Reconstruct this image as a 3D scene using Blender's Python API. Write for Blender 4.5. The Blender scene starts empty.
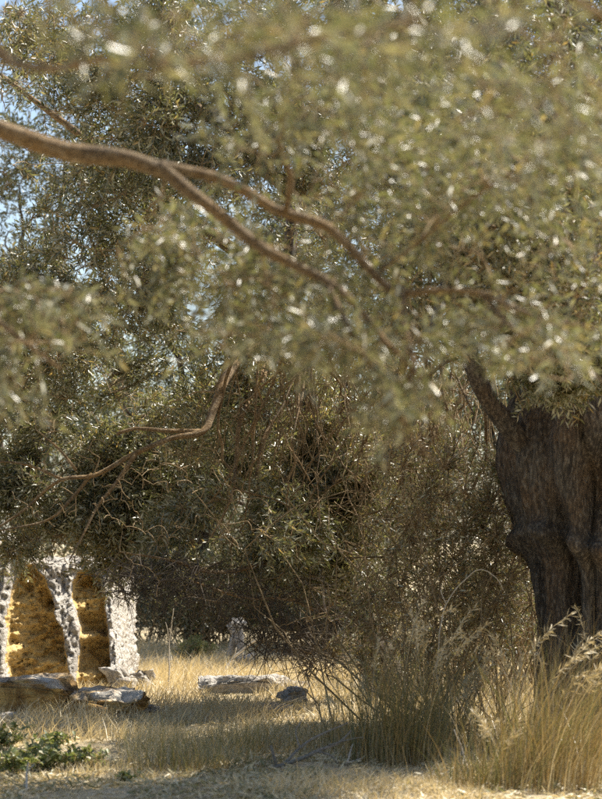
import bpy, math, random
import numpy as np
from mathutils import Vector, Euler
from mathutils.kdtree import KDTree

random.seed(11)
RNG = np.random.default_rng(11)
R = math.radians
scene = bpy.context.scene
COL = scene.collection

# ------------------------------------------------------------------ camera
CAM_H, FPX, PITCH = 1.37, 2132.0, math.atan(142.0 / 2132.0)
cam = bpy.data.cameras.new("camera")
cam_o = bpy.data.objects.new("camera", cam)
COL.objects.link(cam_o)
cam_o.location = (0, 0, CAM_H)
cam_o.rotation_euler = (math.pi / 2 + PITCH, 0, 0)
cam.sensor_fit = 'HORIZONTAL'
cam.sensor_width = 24.0
cam.lens = 85.0
cam.clip_start = 0.1
cam.clip_end = 3000
cam.dof.use_dof = True
cam.dof.focus_distance = 17.3
cam.dof.aperture_fstop = 2.8
scene.camera = cam_o

# ------------------------------------------------------------------ sky and sun
SUN = Vector((0.50, 0.33, 0.80)).normalized()          # towards the sun: high, from the right
world = bpy.data.worlds.new("World")
scene.world = world
world.use_nodes = True
wn = world.node_tree
bg = wn.nodes["Background"]
sky = wn.nodes.new("ShaderNodeTexSky")
sky.sky_type = 'NISHITA'
sky.sun_disc = False
sky.sun_elevation = math.asin(SUN.z)
sky.sun_rotation = math.atan2(SUN.x, SUN.y)
sky.air_density = 1.0
sky.dust_density = 1.6
sky.ozone_density = 1.0
wn.links.new(sky.outputs[0], bg.inputs[0])
bg.inputs[1].default_value = 0.078
sun = bpy.data.lights.new("sun", 'SUN')
sun.energy = 5.0
sun.angle = R(0.53)
sun.color = (1.0, 0.93, 0.80)
sun_o = bpy.data.objects.new("sun", sun)
COL.objects.link(sun_o)
sun_o.rotation_euler = SUN.to_track_quat('Z', 'Y').to_euler()
sun_o.location = (8, 10, 20)
scene.view_settings.view_transform = 'Standard'
scene.view_settings.look = 'None'
scene.view_settings.gamma = 1.0
scene.view_settings.use_curve_mapping = False
scene.view_settings.exposure = 1.42
scene.cycles.use_denoising = False
scene.cycles.max_bounces = 8
scene.cycles.diffuse_bounces = 4
scene.cycles.glossy_bounces = 3
scene.cycles.transmission_bounces = 5
scene.cycles.sample_clamp_indirect = 3.0
scene.cycles.sample_clamp_direct = 2.0

# ------------------------------------------------------------------ helpers
CP, SP = math.cos(PITCH), math.sin(PITCH)


def at(px, py, D):
    """world point that stands D metres away and shows at pixel px, py of the photograph"""
    x = (px - 301.0) / FPX
    y = (399.5 - py) / FPX
    return np.array((D * x, D * (CP - y * SP), CAM_H + D * (SP + y * CP)))


def hashn(ix, iy, iz, seed):
    n = (ix * 374761393 + iy * 668265263 + iz * 2147483647 + seed * 974634777) & 0xFFFFFFFF
    n = ((n ^ (n >> 13)) * 1274126177) & 0xFFFFFFFF
    n = (n ^ (n >> 16)) & 0xFFFF
    return n / 65535.0


def vnoise(P, scale, seed=0):
    P = np.asarray(P, float) * scale
    I = np.floor(P).astype(np.int64)
    F = P - I
    F = F * F * (3 - 2 * F)
    out = 0
    for dx in (0, 1):
        for dy in (0, 1):
            for dz in (0, 1):
                w = ((F[..., 0] if dx else 1 - F[..., 0]) * (F[..., 1] if dy else 1 - F[..., 1])
                     * (F[..., 2] if dz else 1 - F[..., 2]))
                out = out + w * hashn(I[..., 0] + dx, I[..., 1] + dy, I[..., 2] + dz, seed)
    return out


def fbm(P, scale, octv=4, seed=0, gain=0.5):
    a, s, t = 1.0, 0.0, 0.0
    for o in range(octv):
        s = s + a * vnoise(P, scale * 2 ** o, seed + o * 7)
        t += a
        a *= gain
    return s / t


def cells(P, scale, seed=0):
    """distance to the nearest feature point of a jittered 3-D lattice (Worley)"""
    P = np.asarray(P, float) * scale
    I = np.floor(P).astype(np.int64)
    best = np.full(P.shape[:-1], 9.0)
    for dx in (-1, 0, 1):
        for dy in (-1, 0, 1):
            for dz in (-1, 0, 1):
                c = I + np.array((dx, dy, dz))
                fx = c[..., 0] + hashn(c[..., 0], c[..., 1], c[..., 2], seed + 1)
                fy = c[..., 1] + hashn(c[..., 0], c[..., 1], c[..., 2], seed + 2)
                fz = c[..., 2] + hashn(c[..., 0], c[..., 1], c[..., 2], seed + 3)
                d = np.sqrt((P[..., 0] - fx) ** 2 + (P[..., 1] - fy) ** 2 + (P[..., 2] - fz) ** 2)
                best = np.minimum(best, d)
    return best


def norm(a):
    return a / np.maximum(np.linalg.norm(a, axis=-1, keepdims=True), 1e-9)


def mesh_from(name, V, F, tint=None, smooth=False):
    """V (n,3); F (m,k) all faces with the same corner count"""
    V = np.ascontiguousarray(V, np.float32).reshape(-1, 3)
    F = np.ascontiguousarray(F, np.int32)
    m, k = F.shape
    me = bpy.data.meshes.new(name)
    me.vertices.add(len(V))
    me.vertices.foreach_set("co", V.ravel())
    me.loops.add(m * k)
    me.loops.foreach_set("vertex_index", F.ravel())
    me.polygons.add(m)
    me.polygons.foreach_set("loop_start", np.arange(0, m * k, k, dtype=np.int32))
    me.polygons.foreach_set("loop_total", np.full(m, k, np.int32))
    if smooth:
        me.polygons.foreach_set("use_smooth", np.ones(m, bool))
    if tint is not None:
        at_ = me.attributes.new("tint", 'FLOAT', 'POINT')
        at_.data.foreach_set("value", np.ascontiguousarray(tint, np.float32).ravel())
    me.update()
    me.validate()
    return me


def obj(name, me, mat=None, parent=None, kind=None, label=None, cat=None, group=None):
    o = bpy.data.objects.new(name, me)
    COL.objects.link(o)
    if me is not None and mat is not None and not me.materials:
        me.materials.append(mat)
    if parent is not None:
        o.parent = parent
    if kind:
        o["kind"] = kind
    if label:
        o["label"] = label
    if cat:
        o["category"] = cat
    if group:
        o["group"] = group
    return o


def thing(name, label, cat, group=None, loc=(0, 0, 0)):
    o = obj(name, None, label=label, cat=cat, group=group)
    o.location = loc
    o.empty_display_size = 0.2
    return o


def part(name, V, F, mat, root, tint=None, smooth=False, kind=None, label=None, rootloc=None):
    """mesh in world coordinates under a root standing at its own location"""
    L = np.array(root.location) if rootloc is None else np.asarray(rootloc)
    me = mesh_from(name, np.asarray(V) - L, F, tint, smooth)
    return obj(name, me, mat, root, kind=kind, label=label)


# ------------------------------------------------------------------ materials
def newmat(name):
    m = bpy.data.materials.new(name)
    m.use_nodes = True
    nt = m.node_tree
    return m, nt, nt.nodes["Principled BSDF"], nt.nodes["Material Output"]


def ramp(nt, fac, stops):
    n = nt.nodes.new("ShaderNodeValToRGB")
    cr = n.color_ramp
    while len(cr.elements) < len(stops):
        cr.elements.new(0.5)
    for e, (p, c) in zip(cr.elements, stops):
        e.position = p
        e.color = (*c, 1)
    nt.links.new(fac, n.inputs[0])
    return n.outputs[0]


def noise(nt, scale, detail=4, rough=0.55, vec=None, stretch=None):
    n = nt.nodes.new("ShaderNodeTexNoise")
    n.inputs["Scale"].default_value = scale
    n.inputs["Detail"].default_value = detail
    n.inputs["Roughness"].default_value = rough
    tc = nt.nodes.new("ShaderNodeTexCoord")
    src = tc.outputs["Object"]
    if stretch:
        mp = nt.nodes.new("ShaderNodeMapping")
        mp.inputs["Scale"].default_value = stretch
        nt.links.new(src, mp.inputs[0])
        src = mp.outputs[0]
    nt.links.new(src, n.inputs["Vector"])
    return n.outputs["Fac"]


def mixc(nt, fac, a, b, mode='MIX'):
    n = nt.nodes.new("ShaderNodeMix")
    n.data_type = 'RGBA'
    n.blend_type = mode
    if isinstance(fac, (int, float)):
        n.inputs[0].default_value = fac
    else:
        nt.links.new(fac, n.inputs[0])
    for s, v in ((6, a), (7, b)):
        if isinstance(v, tuple):
            n.inputs[s].default_value = (*v, 1)
        else:
            nt.links.new(v, n.inputs[s])
    return n.outputs[2]


def bump(nt, h, strength, dist, bsdf):
    b = nt.nodes.new("ShaderNodeBump")
    b.inputs["Strength"].default_value = strength
    b.inputs["Distance"].default_value = dist
    nt.links.new(h, b.inputs["Height"])
    nt.links.new(b.outputs[0], bsdf.inputs["Normal"])


def tint_of(nt):
    a = nt.nodes.new("ShaderNodeAttribute")
    a.attribute_name = "tint"
    return a.outputs["Fac"]


def leaf_mat(name, top, under, trans, rough=0.36, tmix=0.39):
    """two-faced olive leaf: dark glossy upper side, silvery felted lower side, some light through"""
    m, nt, b, out = newmat(name)
    t = tint_of(nt)
    ct = ramp(nt, t, top)
    cu = ramp(nt, t, under)
    g = nt.nodes.new("ShaderNodeNewGeometry")
    c = mixc(nt, g.outputs["Backfacing"], ct, cu)
    nt.links.new(c, b.inputs["Base Color"])
    b.inputs["Roughness"].default_value = rough
    b.inputs["Specular IOR Level"].default_value = 0.9
    tr = nt.nodes.new("ShaderNodeBsdfTranslucent")
    nt.links.new(ramp(nt, t, trans), tr.inputs["Color"])
    mx = nt.nodes.new("ShaderNodeMixShader")
    mx.inputs[0].default_value = tmix
    nt.links.new(b.outputs[0], mx.inputs[1])
    nt.links.new(tr.outputs[0], mx.inputs[2])
    nt.links.new(mx.outputs[0], out.inputs["Surface"])
    return m


M = {}
M['leaf'] = leaf_mat(
    'olive_leaf',
    [(0.0, (0.040, 0.050, 0.020)), (0.55, (0.072, 0.076, 0.028)), (0.85, (0.14, 0.12, 0.042)), (1.0, (0.27, 0.19, 0.065))],
    [(0.0, (0.30, 0.30, 0.22)), (0.55, (0.37, 0.355, 0.245)), (0.85, (0.40, 0.34, 0.19)), (1.0, (0.36, 0.26, 0.12))],
    [(0.0, (0.105, 0.118, 0.030)), (0.6, (0.20, 0.19, 0.055)), (1.0, (0.40, 0.27, 0.07))])
M['leaf_far'] = leaf_mat(
    'far_leaf',
    [(0.0, (0.042, 0.055, 0.024)), (0.6, (0.075, 0.085, 0.034)), (1.0, (0.14, 0.12, 0.045))],
    [(0.0, (0.22, 0.225, 0.15)), (0.6, (0.27, 0.265, 0.17)), (1.0, (0.30, 0.25, 0.13))],
    [(0.0, (0.08, 0.10, 0.03)), (0.6, (0.15, 0.15, 0.045)), (1.0, (0.25, 0.19, 0.06))])
M['weed'] = leaf_mat(
    'weed_leaf',
    [(0.0, (0.10, 0.15, 0.04)), (0.6, (0.20, 0.22, 0.06)), (1.0, (0.42, 0.34, 0.12))],
    [(0.0, (0.14, 0.18, 0.07)), (0.6, (0.22, 0.24, 0.09)), (1.0, (0.42, 0.34, 0.14))],
    [(0.0, (0.14, 0.20, 0.04)), (0.6, (0.24, 0.25, 0.06)), (1.0, (0.42, 0.32, 0.10))], rough=0.5)
M['straw'] = leaf_mat(
    'dry_grass',
    [(0.0, (0.50, 0.40, 0.22)), (0.5, (0.66, 0.56, 0.35)), (0.8, (0.34, 0.29, 0.14)), (1.0, (0.15, 0.15, 0.06))],
    [(0.0, (0.50, 0.40, 0.22)), (0.5, (0.66, 0.56, 0.35)), (0.8, (0.34, 0.29, 0.14)), (1.0, (0.15, 0.15, 0.06))],
    [(0.0, (0.42, 0.30, 0.12)), (0.5, (0.52, 0.40, 0.18)), (0.8, (0.28, 0.24, 0.09)), (1.0, (0.16, 0.16, 0.05))],
    rough=0.5, tmix=0.3)
M['tussock'] = leaf_mat(
    'tussock_grass',
    [(0.0, (0.070, 0.085, 0.026)), (0.40, (0.15, 0.14, 0.045)), (0.70, (0.30, 0.19, 0.06)), (0.88, (0.40, 0.28, 0.11)), (1.0, (0.55, 0.46, 0.28))],
    [(0.0, (0.070, 0.085, 0.026)), (0.40, (0.15, 0.14, 0.045)), (0.70, (0.30, 0.19, 0.06)), (0.88, (0.40, 0.28, 0.11)), (1.0, (0.55, 0.46, 0.28))],
    [(0.0, (0.09, 0.11, 0.02)), (0.40, (0.17, 0.16, 0.04)), (0.75, (0.33, 0.21, 0.06)), (1.0, (0.50, 0.40, 0.2))],
    rough=0.4, tmix=0.3)


def bark_mat(name, dark, mid, light, scale=9, stretch=(1, 1, 0.22), bdist=0.02, patch_col=None):
    m, nt, b, out = newmat(name)
    n1 = noise(nt, scale, 6, 0.62, stretch=stretch)
    n2 = noise(nt, scale * 0.3, 3, 0.5)
    c = ramp(nt, n1, [(0.30, dark), (0.52, mid), (0.75, light)])
    c2 = mixc(nt, ramp(nt, n2, [(0.40, (0, 0, 0)), (0.68, (1, 1, 1))]), c, patch_col or mid)  # patches of a second tone mixed in by noise
    nt.links.new(c2, b.inputs["Base Color"])
    b.inputs["Roughness"].default_value = 0.85
    n3 = noise(nt, scale * 4.5, 6, 0.65, stretch=(stretch[0], stretch[1], stretch[2] * 1.6))
    ad = nt.nodes.new("ShaderNodeMath")
    ad.operation = 'ADD'
    nt.links.new(n1, ad.inputs[0])
    nt.links.new(n3, ad.inputs[1])
    bump(nt, ad.outputs[0], 1.0, bdist, b)
    c2 = mixc(nt, ramp(nt, n3, [(0.52, (0, 0, 0)), (0.66, (0.8, 0.8, 0.8))]), c2, light)
    nt.links.new(mixc(nt, ramp(nt, n3, [(0.40, (0.75, 0.75, 0.75)), (0.54, (0, 0, 0))]), c2, dark), b.inputs["Base Color"])
    return m


M['bark'] = bark_mat('olive_bark', (0.022, 0.016, 0.010), (0.11, 0.085, 0.058), (0.27, 0.235, 0.185), 11, bdist=0.09,
                     patch_col=(0.17, 0.10, 0.045))
M['limb'] = bark_mat('olive_limb_bark', (0.075, 0.046, 0.020), (0.19, 0.12, 0.048), (0.36, 0.29, 0.19), 16, (1, 1, 1), 0.02,
                     patch_col=(0.28, 0.155, 0.042))
M['twig'] = bark_mat('twig_bark', (0.12, 0.078, 0.034), (0.23, 0.155, 0.072), (0.40, 0.31, 0.18), 30, (1, 1, 1), 0.003)
M['dead'] = bark_mat('dead_wood', (0.035, 0.025, 0.015), (0.075, 0.055, 0.036), (0.17, 0.135, 0.095), 30, (1, 1, 1), 0.003)
M['grey_wood'] = bark_mat('grey_dead_wood', (0.10, 0.085, 0.065), (0.20, 0.175, 0.14), (0.36, 0.33, 0.28), 30, (1, 1, 1), 0.003)
M['pale_wood'] = bark_mat('weathered_wood', (0.28, 0.24, 0.18), (0.45, 0.40, 0.32), (0.60, 0.56, 0.48), 30, (1, 1, 1), 0.002)


def stone_mat(name, stops, scale=5, spot=(0.10, 0.09, 0.08), spot_lo=0.58, spot_hi=0.70, bd=0.03, bs=1.0):
    m, nt, b, out = newmat(name)
    n1 = noise(nt, scale, 8, 0.62)
    n2 = noise(nt, scale * 5.5, 5, 0.6)
    n3 = noise(nt, scale * 0.5, 3, 0.5)
    c = ramp(nt, n1, stops)
    c = mixc(nt, ramp(nt, n2, [(spot_lo, (0, 0, 0)), (spot_hi, (0.75, 0.75, 0.75))]), c, spot)
    c = mixc(nt, ramp(nt, n3, [(0.45, (0, 0, 0)), (0.75, (0.35, 0.35, 0.35))]), c, (0.30, 0.20, 0.09))
    nt.links.new(c, b.inputs["Base Color"])
    b.inputs["Roughness"].default_value = 0.9
    mul = nt.nodes.new("ShaderNodeMath")
    mul.operation = 'ADD'
    nt.links.new(n1, mul.inputs[0])
    nt.links.new(n2, mul.inputs[1])
    bump(nt, mul.outputs[0], bs, bd, b)
    return m


M['grey_rock'] = stone_mat('weathered_calcarenite', [(0.3, (0.24, 0.22, 0.19)), (0.5, (0.43, 0.40, 0.36)), (0.7, (0.58, 0.55, 0.50))],
                           6, (0.12, 0.105, 0.09), 0.50, 0.66, 0.04)
M['ochre_rock'] = stone_mat('ochre_calcarenite', [(0.30, (0.24, 0.155, 0.07)), (0.42, (0.53, 0.36, 0.125)), (0.58, (0.66, 0.46, 0.18)), (0.75, (0.55, 0.41, 0.22))],
                            3.0, (0.13, 0.09, 0.05), 0.55, 0.70, 0.07)
M['slab_rock'] = stone_mat('fallen_calcarenite', [(0.3, (0.30, 0.19, 0.07)), (0.5, (0.42, 0.32, 0.17)), (0.7, (0.58, 0.53, 0.44))],
                           6, (0.12, 0.09, 0.06), 0.56, 0.70, 0.03)

# slab: grey lichened top, ochre broken sides (colour follows the stone's own upper crust)
def crust_mat():
    m, nt, b, out = newmat('crusted_slab')
    n1 = noise(nt, 7, 7, 0.6)
    n2 = noise(nt, 30, 4, 0.6)
    cg = ramp(nt, n1, [(0.3, (0.40, 0.37, 0.33)), (0.55, (0.58, 0.55, 0.50)), (0.75, (0.70, 0.67, 0.62))])
    co = ramp(nt, n1, [(0.34, (0.08, 0.045, 0.02)), (0.5, (0.34, 0.20, 0.06)), (0.66, (0.60, 0.40, 0.14))])
    c = mixc(nt, tint_of(nt), co, cg)
    c = mixc(nt, ramp(nt, n2, [(0.56, (0, 0, 0)), (0.7, (0.6, 0.6, 0.6))]), c, (0.10, 0.08, 0.06))
    nt.links.new(c, b.inputs["Base Color"])
    b.inputs["Roughness"].default_value = 0.9
    bump(nt, mixc(nt, 0.5, n1, n2), 1.0, 0.09, b)
    return m


M['crust'] = crust_mat()


def ground_mat():
    m, nt, b, out = newmat('dry_soil')
    n1 = noise(nt, 0.9, 6, 0.6)
    n2 = noise(nt, 14, 8, 0.65)
    n3 = noise(nt, 60, 4, 0.6)
    c = ramp(nt, n1, [(0.3, (0.30, 0.23, 0.14)), (0.5, (0.42, 0.34, 0.21)), (0.7, (0.52, 0.44, 0.29))])
    c = mixc(nt, ramp(nt, n2, [(0.42, (0, 0, 0)), (0.66, (0.7, 0.7, 0.7))]), c, (0.52, 0.43, 0.27))
    c = mixc(nt, ramp(nt, n3, [(0.55, (0, 0, 0)), (0.72, (0.6, 0.6, 0.6))]), c, (0.13, 0.10, 0.06))
    nt.links.new(c, b.inputs["Base Color"])
    b.inputs["Roughness"].default_value = 0.95
    bump(nt, n2, 0.9, 0.05, b)
    return m


M['ground'] = ground_mat()

# ------------------------------------------------------------------ geometry builders


def catmull(pts, rad, step=0.07):
    """smooth polyline through pts with radii"""
    P = np.asarray(pts, float)
    r = np.asarray(rad, float)
    P = np.vstack([2 * P[0] - P[1], P, 2 * P[-1] - P[-2]])
    r = np.concatenate([[r[0]], r, [r[-1]]])
    out, ro = [], []
    for i in range(1, len(P) - 2):
        n = max(2, int(np.linalg.norm(P[i + 1] - P[i]) / step))
        for k in range(n):
            t = k / n
            a = 2 * P[i] + (P[i + 1] - P[i - 1]) * t + (2 * P[i - 1] - 5 * P[i] + 4 * P[i + 1] - P[i + 2]) * t * t \
                + (-P[i - 1] + 3 * P[i] - 3 * P[i + 1] + P[i + 2]) * t ** 3
            out.append(a / 2)
            ro.append(r[i] * (1 - t) + r[i + 1] * t)
    out.append(P[-2])
    ro.append(r[-2])
    return np.array(out), np.array(ro)


def tube(P, r, sides=10, lump=0.0, seed=0):
    """one tube along a polyline, ends closed to a point"""
    n = len(P)
    T = norm(np.gradient(P, axis=0))
    up = np.array((0.31, 0.12, 0.94))
    A = np.zeros_like(P)
    a = norm(np.cross(T[0], up)[None])[0]
    for i in range(n):
        a = a - T[i] * np.dot(a, T[i])
        a = a / max(np.linalg.norm(a), 1e-9)
        A[i] = a
    B = np.cross(T, A)
    ang = np.linspace(0, 2 * math.pi, sides, endpoint=False)
    V = P[:, None] + r[:, None, None] * (A[:, None] * np.cos(ang)[None, :, None] + B[:, None] * np.sin(ang)[None, :, None])
    if lump:
        k = (fbm(V, 4.5 / max(r.max() * 8, .25), 3, seed) - 0.5) * 2 * lump
        V = P[:, None] + (V - P[:, None]) * (1 + k[..., None])
    V = V.reshape(-1, 3)
    i, j = np.meshgrid(np.arange(n - 1), np.arange(sides), indexing='ij')
    j2 = (j + 1) % sides
    F = np.stack([i * sides + j, i * sides + j2, (i + 1) * sides + j2, (i + 1) * sides + j], -1).reshape(-1, 4)
    # end caps as fans of quads folded on a centre point
    V = np.vstack([V, P[0] - T[0] * r[0] * 0.3, P[-1] + T[-1] * r[-1] * 0.6])
    c0, c1 = len(V) - 2, len(V) - 1
    tr = []
    for q in range(sides):
        tr.append((c0, (q + 1) % sides, q))
        tr.append((c1, (n - 1) * sides + q, (n - 1) * sides + (q + 1) % sides))
    tri = np.vstack([np.array(tr), F[:, [0, 1, 2]], F[:, [0, 2, 3]]])
    return V, tri


def merge(parts):
    Vs, Fs, o = [], [], 0
    for V, F in parts:
        Vs.append(V)
        Fs.append(F + o)
        o += len(V)
    return np.vstack(Vs), np.vstack(Fs)


def many_tubes(P, r, sides=3):
    """P (m,n,3) polylines of equal length, r (m,n): open thin tubes, all at once"""
    m, n, _ = P.shape
    T = norm(np.gradient(P, axis=1))
    ref = np.where(np.abs(T[:, :1, 2:3]) > 0.8, np.array((1.0, 0.2, 0)), np.array((0.1, 0.2, 1.0)))
    A = norm(np.cross(T, np.broadcast_to(ref, T.shape)))
    B = np.cross(T, A)
    ang = np.linspace(0, 2 * math.pi, sides, endpoint=False)
    V = P[:, :, None] + r[:, :, None, None] * (A[:, :, None] * np.cos(ang)[:, None] + B[:, :, None] * np.sin(ang)[:, None])
    base = (np.arange(m) * n * sides)[:, None, None]
    i = np.arange(n - 1)[None, :, None]
    j = np.arange(sides)[None, None, :]
    j2 = (j + 1) % sides
    q = [base + i * sides + j, base + i * sides + j2, base + (i + 1) * sides + j2, base + (i + 1) * sides + j]
    F = np.stack(np.broadcast_arrays(*q), -1).reshape(-1, 4)
    return V.reshape(-1, 3), F


def leaf_blades(base, d, nrm, length, width, fold=0.25, hexa=False):
    """flat leaf blades: base (k,3), d direction, nrm normal, length/width (k,)"""
    d = norm(d)
    s = norm(np.cross(d, nrm))
    nn = np.cross(s, d)
    L, W = length[:, None], width[:, None]
    k = len(base)
    if not hexa:
        mid = base + d * L * 0.46
        l = mid + s * W * 0.5 + nn * W * fold
        r_ = mid - s * W * 0.5 + nn * W * fold
        tip = base + d * L
        V = np.stack([base, r_, tip, l], 1).reshape(-1, 3)
        o = (np.arange(k) * 4)[:, None]
        F = np.stack([o + np.array((0, 1, 2)), o + np.array((0, 2, 3))], 1).reshape(-1, 3)
        return V, F, 4
    pts = [base]
    for t, w, sg in ((0.25, 0.42, -1), (0.62, 0.46, -1), (1, 0, 0), (0.62, 0.46, 1), (0.25, 0.42, 1)):
        bend = -0.10 * L * t * t
        pts.append(base + d * L * t + s * W * w * sg + nn * (W * fold * abs(sg) + bend))
    m1 = base + d * L * 0.45 - nn * 0.02 * L
    pts.append(m1)
    V = np.stack(pts, 1).reshape(-1, 3)
    o = (np.arange(k) * 7)[:, None]
    F = np.stack([o + np.array(f) for f in ((0, 1, 6), (1, 2, 6), (2, 3, 6), (3, 4, 6), (4, 5, 6), (5, 0, 6))], 1).reshape(-1, 3)
    return V, F, 7


class Tree:
    """limbs laid out by hand, branches and leafy twigs grown from them towards points of the crown"""

    def __init__(self, name, label, base, seed=1, cat='tree'):
        self.rng = np.random.default_rng(seed)
        self.seed = seed
        self.root = thing(name, label, cat, loc=tuple(base))
        self.base = np.asarray(base, float)
        self.nodes, self.nrad = [], []
        self.branchP, self.branchR = [], []

    def limb(self, pts, rad, name='limb', mat='limb', sides=12, lump=0.12, step=0.06, label=None, wobble=0.012):
        P, r = catmull(pts, rad, step)
        w = np.stack([fbm(P + k * 13.7, 3.0, 3, self.seed + k) - 0.5 for k in range(3)], -1) * 2 * wobble
        P = P + w * np.minimum(1, np.arange(len(P)) / 4.0)[:, None]
        V, F = tube(P, r, sides, lump, self.seed)
        o = part(name, V, F, M[mat], self.root, smooth=True, label=label)
        self.add_nodes(P, r)
        return o

    def add_nodes(self, P, r):
        self.nodes.append(np.asarray(P))
        self.nrad.append(np.asarray(r))

    def allnodes(self):
        return np.vstack(self.nodes), np.concatenate(self.nrad)

    def branches(self, targets, maxlen=2.5, droop=0.12, r_end=0.004, keep=10, thick=0.007):
        """thin branches grown greedily from the nearest wood to each target"""
        N, NR = self.allnodes()
        buf = np.zeros((len(N) + len(targets) * keep, 3))
        bufr = np.zeros(len(buf))
        n = len(N)
        buf[:n], bufr[:n] = N, NR
        d0 = np.array([np.min(np.sum((N - t) ** 2, 1)) for t in targets])
        for k in np.argsort(d0):
            t = targets[k]
            i = int(np.argmin(np.sum((buf[:n] - t) ** 2, 1)))
            s = buf[i]
            L = np.linalg.norm(t - s)
            if L > maxlen or L < 0.06:
                continue
            u = np.linspace(0, 1, keep)
            side = self.rng.normal(size=3) * L * 0.16
            mid = (s + t) / 2 + side + np.array((0, 0, droop * L))
            P = ((1 - u) ** 2)[:, None] * s + (2 * u * (1 - u))[:, None] * mid + (u ** 2)[:, None] * t
            P += self.rng.normal(size=P.shape) * 0.012 * L * np.minimum(u, 1)[:, None] * 1.2
            r0 = min(bufr[i] * 0.75, r_end + thick * L)
            r = np.linspace(max(r0, r_end), r_end, keep)
            self.branchP.append(P)
            self.branchR.append(r)
            buf[n:n + keep] = P
            bufr[n:n + keep] = r
            n += keep
        self.nodes, self.nrad = [buf[:n].copy()], [bufr[:n].copy()]

    def flush_branches(self, name='branches', mat='twig', sides=5):
        if not self.branchP:
            return
        V, F = many_tubes(np.array(self.branchP)[:, ::1], np.array(self.branchR), min(sides, 4))
        part(name, V, F, M[mat], self.root, smooth=True, kind='stuff')
        self.branchP, self.branchR = [], []

    def kd(self):
        N, _ = self.allnodes()
        kd = KDTree(len(N))
        for i, p in enumerate(N):
            kd.insert(p, i)
        kd.balance()
        return kd, N

    def twigs(self, targets, maxlen=0.75, rad=0.0022, mat='twig', droop=0.10, sides=3, n=4, name='twigs', emit=True):
        """fine shoots from the nearest branch to each target; returns their polylines"""
        kd, N = self.kd()
        S = np.array([kd.find(t)[0] for t in targets])
        d = targets - S
        L = np.linalg.norm(d, axis=1)
        ok = (L > 0.02) & (L < maxlen * 2)
        S, d, L, targets = S[ok], d[ok], L[ok], targets[ok]
        # short ones are drawn out, long ones cut: a leafy shoot is a hand or two long
        want = self.rng.uniform(0.18, maxlen, len(L))
        E = S + d / L[:, None] * np.minimum(np.maximum(L, 0.6 * want), maxlen * 1.3)[:, None]
        L = np.linalg.norm(E - S, axis=1)
        u = np.linspace(0, 1, n)
        mid = (S + E) / 2 + self.rng.normal(size=S.shape) * (L * 0.10)[:, None]
        mid[:, 2] += L * droop
        E[:, 2] -= L * droop * self.rng.uniform(0.2, 1.5, len(L))
        P = ((1 - u) ** 2)[None, :, None] * S[:, None] + (2 * u * (1 - u))[None, :, None] * mid[:, None] + (u ** 2)[None, :, None] * E[:, None]
        r = np.linspace(1.3, 0.5, n)[None] * rad * self.rng.uniform(0.7, 1.3, len(L))[:, None]
        if emit:
            V, F = many_tubes(P, r, sides)
            part(name, V, F, M[mat], self.root, smooth=True, kind='stuff')
        return P

    def leaves_on(self, P, per_m=55, size=0.055, aspect=0.21, start=0.15, hexa=False, upright=0.15, kmax=40):
        """leaf arrays along polylines P (m,n,3)"""
        rng = self.rng
        m, n, _ = P.shape
        L = np.sum(np.linalg.norm(np.diff(P, axis=1), axis=2), axis=1)
        cnt = np.clip((L * per_m).astype(int), 3, kmax)
        idx = np.repeat(np.arange(m), cnt)
        first = np.cumsum(cnt) - cnt
        order = np.arange(len(idx)) - first[idx]
        t = start + (1 - start) * (order + rng.uniform(0, 1, len(idx))) / cnt[idx]
        f = np.clip(t, 0, 0.999) * (n - 1)
        i = f.astype(int)
        w = (f - i)[:, None]
        pos = P[idx, i] * (1 - w) + P[idx, i + 1] * w
        tan = norm(P[idx, i + 1] - P[idx, i])
        ref = norm(np.cross(tan, np.array((0.05, 0.1, 1.0))) + 1e-6)
        ref2 = np.cross(tan, ref)
        a = (order % 2) * math.pi + (order // 2 % 2) * (math.pi / 2) + rng.normal(0, 0.5, len(idx)) + self.rng.uniform(0, 6.28, m)[idx]
        side = ref * np.cos(a)[:, None] + ref2 * np.sin(a)[:, None]
        d = norm(tan * rng.uniform(0.5, 1.0, len(idx))[:, None] + side * rng.uniform(0.5, 1.0, len(idx))[:, None]
                 + rng.normal(0, 0.18, (len(idx), 3)))
        nr = norm(rng.normal(size=(len(idx), 3)) + np.array((0, 0, upright)) + tan * 0.4)
        ln = size * rng.uniform(0.6, 1.25, len(idx))
        return pos, d, nr, ln, ln * aspect * rng.uniform(0.8, 1.2, len(idx))

    def leaves(self, P, mat='leaf', name='foliage', hexa=False, tint_bias=0.0, **kw):
        pos, d, nr, ln, wd = self.leaves_on(P, **kw)
        V, F, k = leaf_blades(pos, d, nr, ln, wd, hexa=hexa)
        tn = np.clip(self.rng.beta(1.6, 2.6, len(pos)) * 0.9 + tint_bias + (vnoise(pos, 2.2, 5) - 0.5) * 0.5, 0, 1)
        dead = self.rng.uniform(0, 1, len(pos)) < 0.03
        tn[dead] = 1
        part(name, V, F, M[mat], self.root, tint=np.repeat(tn, k), kind='stuff')
        return len(pos)


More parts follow.
